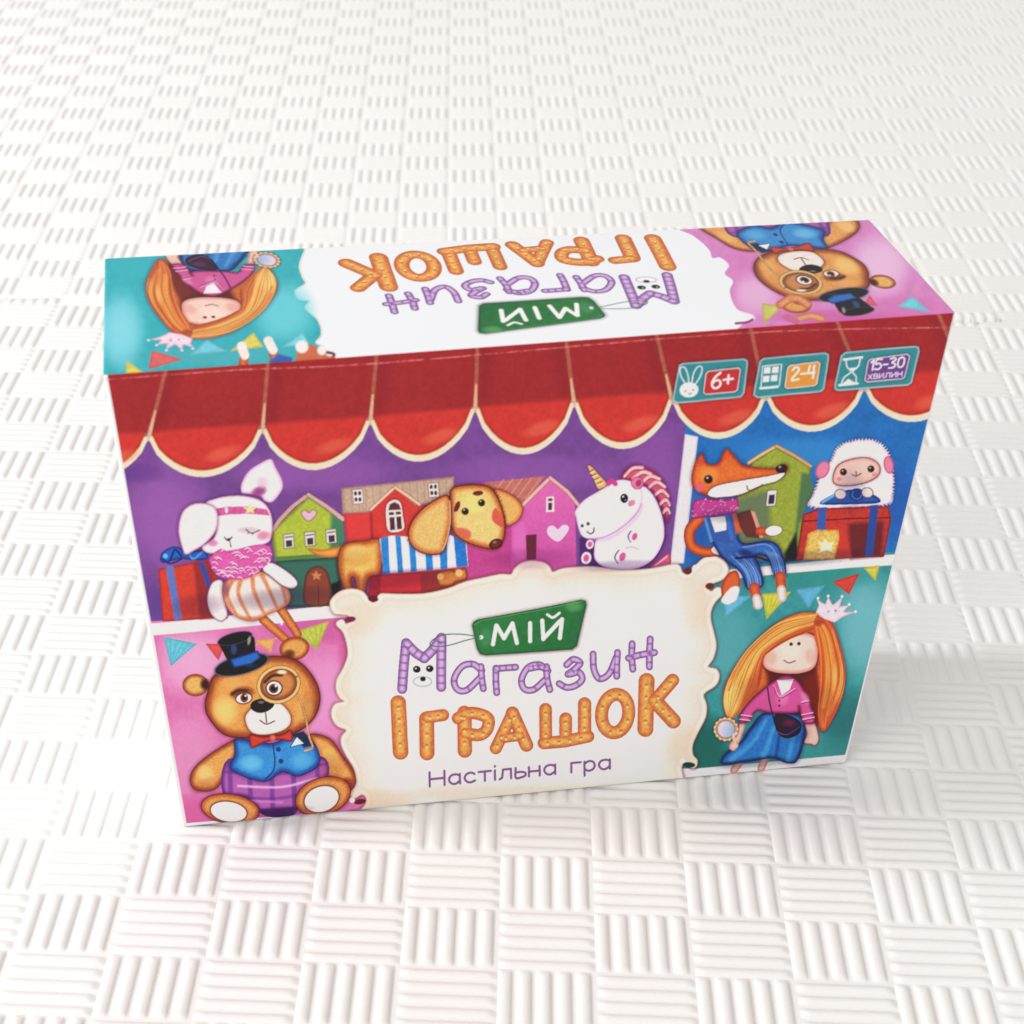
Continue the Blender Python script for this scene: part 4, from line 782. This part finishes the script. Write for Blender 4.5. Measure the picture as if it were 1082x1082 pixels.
def paint_top(S, Sb, Sg, St):
    S.img[...] = np.array((240, 242, 245))/255
    # teal field
    te = np.vstack([[(60, 240)], smooth_open(ZA((800, 110), (800, 152), (778, 215), (790, 262), (800, 285), (762, 312), (775, 345), (815, 352), (800, 380), (848, 425), (862, 480), (840, 512), (872, 530), (885, 570), (880, 620)), 4), [(330, 420), (60, 430)]])
    S.poly(te, (44, 176, 186), sm=False, tex=.05, ts=8)
    S.line(te[2:-4]+(1.2, 0), 1.6, (226, 214, 200), sm=False, a=.8, soft=1)
    for x, y, rx, ry, c, a in ((128, 350, 30, 50, (140, 222, 236), .85), (300, 330, 40, 40, (110, 214, 226), .8), (140, 285, 30, 20, (40, 180, 190), .7), (230, 376, 110, 12, (70, 176, 186), .7), (180, 345, 20, 16, (30, 176, 196), .6)): S.blob(x, y, rx, ry, c, a)
    pk = np.vstack([smooth_open(ZC((30, 20), (50, 70), (110, 100), (165, 150), (178, 180), (205, 178), (238, 205), (222, 235), (252, 262), (240, 300), (265, 360), (320, 380), (328, 400), (290, 412), (260, 440)), 4), [(1080, 400), (1080, 200)]])
    S.poly(pk, (218, 132, 196), sm=False, tex=.05, ts=8)
    for x, y, rx, ry, c, a in ((930, 280, 40, 40, (238, 196, 228), .85), (800, 310, 30, 30, (236, 190, 224), .7), (960, 325, 50, 16, (216, 110, 180), .7), (880, 335, 90, 10, (206, 90, 160), .7), (790, 275, 26, 26, (214, 120, 184), .5)): S.blob(x, y, rx, ry, c, a)
    S.line(ZC((262, 412), (300, 408), (322, 398)), 2.6, (150, 60, 110)); S.line(ZA((880, 548), (912, 556), (905, 572)), 3, (110, 50, 50))
    # motifs that run over from the front
    pennant(S, ZA((120, 578), (192, 630), (120, 632)), (226, 208, 84)); pennant(S, ZA((218, 540), (335, 575), (205, 615)), (226, 96, 96)); pennant(S, ZA((358, 560), (428, 500), (505, 545)), (110, 206, 226))
    pennant(S, ZA((515, 545), (605, 472), (645, 528)), (224, 210, 90)); pennant(S, ZA((710, 530), (795, 472), (820, 520)), (120, 214, 228))
    pennant(S, ZC((355, 340), (430, 350), (362, 416)), (206, 200, 96)); pennant(S, ZC((838, 352), (892, 314), (958, 372)), (120, 214, 226), stripes=(90, 190, 210)); pennant(S, ZC((740, 310), (770, 350), (720, 345)), (222, 96, 120))
    end(S)
    begin(S, 'printed_fox')
    for a, b, c in (((565, 600), (572, 560), (560, 525)), ((690, 600), (680, 540), (662, 505))):
        S.line(ZA(a, b), 10, (214, 116, 62), sm=False, edge=(176, 76, 40)); S.line(ZA(b, c), 9.6, (244, 232, 226), sm=False, w2=10)
    S.poly(ZA((665, 585), (700, 555), (755, 570), (745, 600)), (44, 96, 180), sm=False, soft=1.5); S.poly(ZA((770, 560), (785, 515), (840, 525), (880, 560), (915, 570), (780, 590)), (206, 106, 70), soft=1.5); S.dot(*ZA((790, 528))[0], 7, (244, 236, 232), soft=2); S.dot(*ZA((866, 542))[0], 5, (244, 236, 232), soft=2)
    end(S)
    girl_top(Sg); bear_top(Sb)
    begin(S, 'printed_rabbit')
    S.line(ZC((420, 345), (470, 320), (520, 345)), 9, (226, 150, 96), edge=(190, 100, 70), tex=.12); S.line(ZC((480, 398), (530, 385), (570, 395)), 7, (230, 160, 110), edge=(200, 110, 70)); S.line(ZC((440, 390), (480, 405)), 6, (206, 100, 140), sm=False)
    end(S)
    title(St)

def girl_top(s): doll(s)
def bear_top(s): bear(s)

EXPO = 0.0
AMB = 0.73; AMBC = (1.0, .972, .95)
FOAM = (.825, .812, .795)
RIB_H = .82
# name, location, aim, size, size, power, colour: the left-back window, then an added soft fill
LAMPS = [('window_light', (-2.2, .36, 1.45), (0.1, 0, 0), .42, .8, 41, (.97, .985, 1)),
         ('wide_fill_light', (-1.9, -1.2, 1.5), (0.1, 0, 0), 1.8, 1.4, 27, (1, .985, .975))]  # soft fill added front-left for rib relief and the carton front
GAIN_F = .92; GAIN_T = 1.1
HAZE = .010; SAT = .95

CAMROT = (0.9117902891403208, -0.003678015974632647, -0.13840364714775544)
NEARG = (-0.17987636563993656, 30.994624654727815, -43.73479212144425, 2.7990390990084175, 0.7319181337343461)

# ---------------------------------------------------------------- camera model (measured)
F = 1530.0823058226133; CAM = np.array([50.84093770834447, -338.60901575374214, 394.1150981770344])
CX, CY = 490.3841693869302, 541.
ROT = np.array(CAMROT)
def rotm(w):
    (cx, cy, cz), (sx, sy, sz) = np.cos(w), np.sin(w)
    return (np.array([[cz, -sz, 0], [sz, cz, 0], [0, 0, 1]]) @ np.array([[cy, 0, sy], [0, 1, 0], [-sy, 0, cy]])
            @ np.array([[1, 0, 0], [0, cx, -sx], [0, sx, cx]]))
R = rotm(ROT)
def project(P):                                  # mm -> photo pixels
    q = (P-CAM) @ R
    return CX+F*q[..., 0]/-q[..., 2], CY-F*q[..., 1]/-q[..., 2]
def hit(x, y, n, p0):
    d = R @ np.array([(x-CX)/F, -(y-CY)/F, -1.]); return CAM+d*((p0-CAM) @ n)/(d @ n)
up = np.array([0, 0, 1.])
# carton corners
RIBTOP = np.array([0, 0, RIB_H*.96])
BL = hit(192, 875, up, RIBTOP); BR = hit(894.5, 806.5, up, RIBTOP)
U = (BR-BL)/np.linalg.norm(BR-BL); NF = np.cross(U, up)
TL = hit(107.5, 396, NF, BL); TR = hit(1011, 330, NF, BL)
UT = (TR-TL)/np.linalg.norm(TR-TL); WT = np.cross(up, UT); WT /= np.linalg.norm(WT); NT = np.cross(UT, WT)
BTL = hit(109.5, 272, NT, TL); BTR = hit(919, 231, NT, TL)
MM = .001
LIFT = np.zeros(3)

# ---------------------------------------------------------------- scene, camera, light
sc = bpy.context.scene; col = sc.collection
sc.render.engine = 'CYCLES'
sc.view_settings.view_transform = 'Standard'; sc.view_settings.look = 'None'
sc.view_settings.gamma = 1; sc.view_settings.exposure = EXPO
cam = bpy.data.cameras.new('camera'); co = bpy.data.objects.new('camera', cam); col.objects.link(co)
co.location = CAM*MM; co.rotation_euler = tuple(ROT); cam.sensor_width = 36; cam.lens = F/1082*36
cam.shift_x = (541-CX)/1082; cam.clip_start = .01; cam.clip_end = 50
cam.dof.use_dof = True; cam.dof.focus_distance = .50; cam.dof.aperture_fstop = 18
sc.camera = co

w = bpy.data.worlds.new('World'); sc.world = w; w.use_nodes = True
bg = w.node_tree.nodes['Background']; bg.inputs[0].default_value = AMBC+(1,); bg.inputs[1].default_value = AMB
from mathutils import Vector
def area(name, loc, aim, sx, sy, power, c):
    l = bpy.data.lights.new(name, 'AREA'); l.shape = 'RECTANGLE'; l.size = sx; l.size_y = sy; l.energy = power; l.color = c
    o = bpy.data.objects.new(name, l); col.objects.link(o); o.location = loc
    o.rotation_euler = (Vector(aim)-Vector(loc)).to_track_quat('-Z', 'Y').to_euler(); return o
for a in LAMPS: area(*a)

# ---------------------------------------------------------------- materials
def mat(name, colr, rough=.5, spec=.5, vcol=None, bump=None, coat=0):
    m = bpy.data.materials.new(name); m.use_nodes = True; nt = m.node_tree; b = nt.nodes['Principled BSDF']
    b.inputs['Base Color'].default_value = tuple(colr)+(1,); b.inputs['Roughness'].default_value = rough
    b.inputs['Specular IOR Level'].default_value = spec; b.inputs['Coat Weight'].default_value = coat; b.inputs['Coat Roughness'].default_value = .25
    if vcol:
        a = nt.nodes.new('ShaderNodeAttribute'); a.attribute_name = vcol; nt.links.new(a.outputs['Color'], b.inputs['Base Color'])
    if bump:
        sc_, st, dist = bump
        tc = nt.nodes.new('ShaderNodeTexCoord'); n = nt.nodes.new('ShaderNodeTexNoise'); n.inputs['Scale'].default_value = sc_; n.inputs['Detail'].default_value = 3
        bp = nt.nodes.new('ShaderNodeBump'); bp.inputs['Strength'].default_value = st; bp.inputs['Distance'].default_value = dist
        nt.links.new(tc.outputs['Object'], n.inputs['Vector']); nt.links.new(n.outputs['Fac'], bp.inputs['Height']); nt.links.new(bp.outputs['Normal'], b.inputs['Normal'])
    return m
M_print = mat('printed_carton_gloss', (1, 1, 1), .36, .22, vcol='ink', bump=(260, .08, .0004))
M_card = mat('white_carton_board', (.8, .8, .82), .6, .3)
M_foam = mat('cream_foam', FOAM, .62, .3, bump=(1500, .18, .0003))
nt = M_foam.node_tree; b = nt.nodes['Principled BSDF']       # faint dust and wear on the foam
tc = nt.nodes.new('ShaderNodeTexCoord'); n1 = nt.nodes.new('ShaderNodeTexNoise'); n1.inputs['Scale'].default_value = 9; n1.inputs['Detail'].default_value = 5
rp = nt.nodes.new('ShaderNodeValToRGB'); rp.color_ramp.elements[0].position = .3; rp.color_ramp.elements[1].position = .75
rp.color_ramp.elements[0].color = tuple(c*.975 for c in FOAM)+(1,); rp.color_ramp.elements[1].color = tuple(FOAM)+(1,)
nt.links.new(tc.outputs['Object'], n1.inputs['Vector']); nt.links.new(n1.outputs['Fac'], rp.inputs['Fac']); vo = nt.nodes.new('ShaderNodeTexVoronoi'); vo.inputs['Scale'].default_value = 17         # stray specks of dirt
mr = nt.nodes.new('ShaderNodeMapRange'); mr.inputs['From Min'].default_value = .008; mr.inputs['From Max'].default_value = .016; mr.inputs['To Min'].default_value = .75; mr.inputs['To Max'].default_value = 0
mx = nt.nodes.new('ShaderNodeMix'); mx.data_type = 'RGBA'; mx.inputs['B'].default_value = (.30, .25, .20, 1)
nt.links.new(tc.outputs['Object'], vo.inputs['Vector']); nt.links.new(vo.outputs['Distance'], mr.inputs['Value']); nt.links.new(mr.outputs['Result'], mx.inputs['Factor'])
nt.links.new(rp.outputs['Color'], mx.inputs['A']); nt.links.new(mx.outputs['Result'], b.inputs['Base Color'])   # speck

# ---------------------------------------------------------------- mesh helper
def mesh(name, V, Fq, mats, parent=None, cols=None, smooth=False):
    me = bpy.data.meshes.new(name); V = np.ascontiguousarray(V, np.float32); Fq = np.ascontiguousarray(Fq, np.int32); k = Fq.shape[1]
    me.vertices.add(len(V)); me.vertices.foreach_set('co', V.ravel())
    me.loops.add(Fq.size); me.loops.foreach_set('vertex_index', Fq.ravel())
    me.polygons.add(len(Fq)); me.polygons.foreach_set('loop_start', np.arange(0, Fq.size, k, dtype=np.int32))
    me.polygons.foreach_set('loop_total', np.full(len(Fq), k, np.int32))
    if smooth: me.polygons.foreach_set('use_smooth', np.ones(len(Fq), bool))
    me.update(calc_edges=True)
    if cols is not None:
        ca = me.color_attributes.new('ink', 'FLOAT_COLOR', 'POINT'); ca.data.foreach_set('color', np.ascontiguousarray(cols, np.float32).ravel())
    me.materials.append(mats)
    o = bpy.data.objects.new(name, me); col.objects.link(o)
    if parent: o.parent = parent
    return o

# ---------------------------------------------------------------- the carton
game = bpy.data.objects.new('board_game_box', None); col.objects.link(game)
org = (BL+BR)/2*MM; game.location = tuple(org)
game['label'] = 'upright toy-shop board game box with red awning, plush toys and purple and orange title'
game['category'] = 'board game'
def loc(P): return (np.asarray(P)+LIFT)*MM-org

ink = lambda c: np.where(c <= .04045, c/12.92, ((c+.055)/1.055)**2.4)
RF = 1.1                                          # radius of the folded edges, mm
def fold(P, P00, P10, P01, N, bottom):
    P = P.copy(); ex = (P10-P00)/np.linalg.norm(P10-P00); ey = (P01-P00)/np.linalg.norm(P01-P00)
    ny_, nx_ = P.shape[:2]
    x = np.linspace(0, np.linalg.norm(P10-P00), nx_)[None, :]; y = np.linspace(0, np.linalg.norm(P01-P00), ny_)[:, None]
    W_, H_2 = x.max(), y.max()
    # cardboard is never quite flat: shallow bowing that dies out at the edges
    env = np.clip(np.minimum(x, W_-x)/14, 0, 1)*np.clip(np.minimum(y, H_2-y)/14, 0, 1)
    dz = env*(vnoise(x/60+3, y/50, 5)*.35+vnoise(x/23, y/19+7, 6)*.10)
    P += N*dz[..., None]
    for t, s_ in ((x+0*y, ex), (W_-x+0*y, -ex), (y+0*x, ey), (H_2-y+0*x, -ey)):
        if bottom is False and s_ is ey and False: continue
        th = np.clip(1-t/RF, 0, 1)*math.pi/4; m_ = t < RF
        P += np.where(m_, RF*(1-np.sin(th))-t, 0)[..., None]*s_-np.where(m_, RF*(1-np.cos(th)), 0)[..., None]*N
    return P
def panel(name, P00, P10, P01, P11, nx, ny, painter, gain, label, N, bottom):
    a = np.linspace(0, 1, nx+1)[None, :, None]; b_ = np.linspace(0, 1, ny+1)[:, None, None]
    P = (P00*(1-a)*(1-b_)+P10*a*(1-b_)+P01*(1-a)*b_+P11*a*b_)
    img, pid = painter(P)
    L = ink(np.clip(img, 0, 1)); L = np.clip(L-HAZE, 0, 1); lum = L.mean(-1, keepdims=True); L = np.clip(lum+(L-lum)*SAT, 0, 1)
    c = np.clip(L/gain, 0.003, .86)
    rgba = np.concatenate([c, np.ones(c.shape[:2]+(1,))], 2).reshape(-1, 4)
    V = loc(fold(P, P00, P10, P01, N, bottom)).reshape(-1, 3)
    idx = np.arange((nx+1)*(ny+1)).reshape(ny+1, nx+1)
    Q = np.stack([idx[:-1, :-1], idx[:-1, 1:], idx[1:, 1:], idx[1:, :-1]], -1).reshape(-1, 4)
    q = pid[:-1, :-1].reshape(-1)
    root = None
    for i in sorted(set(q.tolist())):
        f = Q[q == i]
        if i and len(f) < 40: f0 = f; continue
        u, inv = np.unique(f, return_inverse=True)
        nm = name if i == 0 else IDS[i]
        o = mesh(nm, V[u], inv.reshape(-1, 4), M_print, game if i == 0 else root, rgba[u])
        if i == 0: root = o; o['label'] = label
        elif IDS[i] in PART_LABEL: o['label'] = PART_LABEL[IDS[i]]
    return root
PART_LABEL = {
 'printed_awning': 'red scalloped shop awning with cream hem', 'printed_bear': 'brown teddy bear in top hat, monocle and blue waistcoat',
 'printed_doll': 'doll with long orange hair, pink jacket and blue skirt', 'printed_fox': 'orange fox in denim dungarees with pink scarf and book',
 'printed_sheep': 'white lamb with pink ears', 'printed_unicorn': 'plump white unicorn with pink plaited mane', 'printed_dog': 'tan stitched dog in blue striped shirt',
 'printed_rabbit': 'white rabbit with closed eye, pink ruff and striped bloomers', 'printed_plaque': 'cream parchment plaque with scrolled edge',
 'printed_title': 'purple checked and orange biscuit lettering', 'printed_tag': 'green price tag on a string with white lettering',
 'printed_subtitle': 'small purple line of lettering', 'printed_age_badge': 'teal badge with rabbit head and 6+', 'printed_players_badge': 'teal badge with window grid and 2-4',
 'printed_time_badge': 'teal badge with hourglass and 15-30', 'printed_green_house': 'green toy house with heart', 'printed_red_house': 'red toy house with grey roof',
 'printed_pink_house': 'pink toy house with heart', 'printed_bird_house': 'tall olive toy house',
 'printed_shelf': 'white display shelf', 'printed_shelf_post': 'white upright post'}

def rep(A): A = np.array(A, np.int64)
def front_paint(P):
    X, Y = project(P); s = Sheet(X, Y); paint_front(s); return s.img, s.pid

# the lid repeats bear, doll and title upside down: place each by matched landmarks
def on_front(px): p = hit(px[0], px[1], NF, BL); return np.array([(p-BL) @ U, p[2]-BL[2]])
def on_top(px): p = hit(px[0], px[1], NT, TL); return np.array([(p-TL) @ UT, (p-TL) @ WT])
PAIRS = {
 'bear': [((277, 745), (853.8, 285.7)), ((255, 702), (892, 311.7)), ((249.4, 671), (904, 331)), ((206.6, 724.3), (933.7, 298.4)), ((294.4, 723), (846.4, 298.4)), ((287, 800), (835, 250))],
 'doll': [((834, 711), (224.8, 314.3)), ((879.7, 644.4), (183, 361)), ((840, 680), (221, 334)), ((766.6, 769.7), (281.6, 274.6)), ((824, 752), (223.4, 288))],
 'title': [((559.6, 663.8), (575.5, 334.6)), ((508.4, 672.3), (629, 327)), ((421.8, 769.3), (693.8, 270)), ((695.5, 745.3), (387, 288.4)), ((446.3, 700.6), (688, 307)), ((679, 691.7), (420, 312.4))]}
def top_paint(P):
    X, Y = project(P); S = Sheet(X, Y)
    s_ = (P-TL) @ UT; t_ = (P-TL) @ WT; views = {}
    for k, prs in PAIRS.items():
        a = np.array([on_front(f) for f, t in prs]); b_ = np.array([on_top(t) for f, t in prs])
        # u = A + K s ,  v = B + Kv t (rotated half a turn)
        Kx = np.polyfit(b_[:, 0], a[:, 0], 1); Ky = np.polyfit(b_[:, 1], a[:, 1], 1)
        u = Kx[0]*s_+Kx[1]; v = Ky[0]*t_+Ky[1]
        X2, Y2 = project(BL+u[..., None]*U+v[..., None]*up)
        v_ = Sheet(X2, Y2, S.img, S.pid); v_.aa = .9; views[k] = v_
        print('lid motif', k, Kx, Ky)
    clip = None
    paint_top(S, views['bear'], views['doll'], views['title'])
    return S.img, S.pid
DEN = 1.0
front = panel('front_panel', BL, BR, TL, TR, int(1180*DEN), int(700*DEN), front_paint, GAIN_F, 'glossy printed front with toy shop picture', NF, True)
top = panel('top_panel', TL, TR, BTL, BTR, int(1100*DEN), int(300*DEN), top_paint, GAIN_T, 'printed top side with the picture upside down', NT, False)

# carton board behind the print: a closed body with rounded edges
import bmesh
dy = WT*np.linalg.norm(BTL-TL)
c8 = [BL, BR, BR+(BTR-TR)*[1, 1, 0], BL+(BTL-TL)*[1, 1, 0], TL, TR, BTR, BTL]
ctr = sum(c8)/8
bm = bmesh.new(); vs = []
for p in c8:
    q = p+LIFT; vs.append(bm.verts.new((q)*MM-org))
for f in ((0, 1, 5, 4), (1, 2, 6, 5), (2, 3, 7, 6), (3, 0, 4, 7), (4, 5, 6, 7), (3, 2, 1, 0)): bm.faces.new([vs[i] for i in f])
bmesh.ops.recalc_face_normals(bm, faces=bm.faces)
for v in bm.verts:      # pull in half a millimetre so the printed sheet lies on it
    d = v.co-Vector(((ctr+LIFT)*MM-org)); v.co = v.co-Vector([math.copysign(.0005, x) for x in d])
me = bpy.data.meshes.new('carton'); bm.to_mesh(me); bm.free(); me.materials.append(M_card)
bd = bpy.data.objects.new('carton', me); col.objects.link(bd); bd.parent = game; bd['label'] = 'plain white carton board of the sides and back'

# ---------------------------------------------------------------- the ribbed foam mats
def smooth(x): x = np.clip(x, 0, 1); return x*x*(3-2*x)
RIBS = 5
def cell_profile():
    # one cell: ribs run along v; u samples resolve the ribs, v samples the rounded ends
    k = []
    for r in range(RIBS):
        for t in (0, .04, .09, .16, .25, .36, .47, .56, .63, .68, .72, .86): k.append((r+t)/RIBS)
    k.append(1.)
    v = np.array([0, .02, .045, .075, .11, .16, .3, .5, .7, .84, .89, .925, .955, .98, 1.])
    u = np.array(k)
    f = (u*RIBS) % 1.
    e = np.abs(f-.36)/.36; prof = np.clip(1-e**2.1, 0, 1)**.8; prof[0] = prof[-1] = 0
    end_ = smooth(np.minimum(v, 1-v)/.095)**.7
    h = prof[None, :]*end_[:, None]
    return u, v, h
U_, V_, H_ = cell_profile()
def mat_mesh(name, cells, to_world, vertical, seam, side, height):
    nu, nv = len(U_), len(V_); Vs = []; Fs = []; base = 0
    idx = np.arange(nu*nv).reshape(nv, nu); q = np.stack([idx[:-1, :-1], idx[:-1, 1:], idx[1:, 1:], idx[1:, :-1]], -1).reshape(-1, 4)
    uu, vv = np.meshgrid(U_, V_)
    rs = np.random.RandomState(4)
    for (i, j) in cells:
        if vertical(i, j): a, b_, fl = uu, vv, False
        else: a, b_, fl = vv, uu, True
        W = to_world(i+a, j+b_)
        hh = H_*height*(1+rs.uniform(-.06, .06))
        d = seam(W)*side                         # >0 on this mat's own side
        hh = hh*(1+.10*vnoise(W[..., 0]/9., W[..., 1]/9., 41)+.06*vnoise(W[..., 0]/3., W[..., 1]/3., 42))
        z = hh*smooth(d/3.0)-np.where(d < 1.6, (1-smooth(d/1.6))*.9, 0)
        W = W-side*np.minimum(d, 0)[..., None]*SN
        z = np.where(d < 0, -1.6, z)
        P = np.concatenate([W, z[..., None]], -1).reshape(-1, 3)
        if d.max() < -1: continue
        Vs.append(P); Fs.append((q[:, ::-1] if fl else q)+base); base += len(P)
    V = np.vstack(Vs)*MM; Fq = np.vstack(Fs)
    o = mesh(name, V, Fq, M_foam, smooth=True); o['kind'] = 'structure'; return o
# near mat
AN, SNR, X0, Y0, TN = NEARG
ca, sa = math.cos(AN), math.sin(AN)
def near(i, j): i = i*SNR; j = j*SNR*TN; return np.stack([X0+i*ca-j*sa, Y0+i*sa+j*ca], -1)
# far mat
S1 = np.array([3.32573126e-02, -4.52089659e-03, 5.95897261e+00]); S2 = np.array([6.36016652e-03, 4.90611406e-02, -1.95743730e+01])
Mi = np.linalg.inv(np.array([S1[:2], S2[:2]]))
def far(i, j): q = np.stack([i-S1[2], j-S2[2]], -1); return q @ Mi.T
# the joint between them follows the near mat's rows
SN = np.array([sa, -ca])                          # points to the near side
P0 = near(0., 16.35)
def seam(W):
    e = (W-P0) @ np.array([ca, sa]); return (W-P0) @ SN+1.2*np.sin(e/17)
def vis(P, m=70):
    x, y = project(np.append(P, 0)); return -m < x < 1082+m and -m < y < 1082+m*1.5
def cells(fn, ri, rj):
    out = []
    for i in ri:
        for j in rj:
            if vis(fn(i+.5, j+.5), 150): out.append((i, j))
    return out
ys = cells(near, range(-12, 24), range(-8, 17))
mat_mesh('floor_mat', ys, near, lambda i, j: (i+j) % 2 == 0, seam, 1, RIB_H)
yf = cells(far, range(-20, 45), range(-16, 40))
mat_mesh('floor_mat', yf, far, lambda i, j: (i+j) % 2 == 1, seam, -1, RIB_H*.95)
print('cells', len(ys), len(yf))
# floor beneath and around
g = mesh('floor', np.array([(-3, -3, -.004), (3, -3, -.004), (3, 3, -.004), (-3, 3, -.004)]), np.array([[0, 1, 2, 3]]), M_foam)
g['kind'] = 'structure'
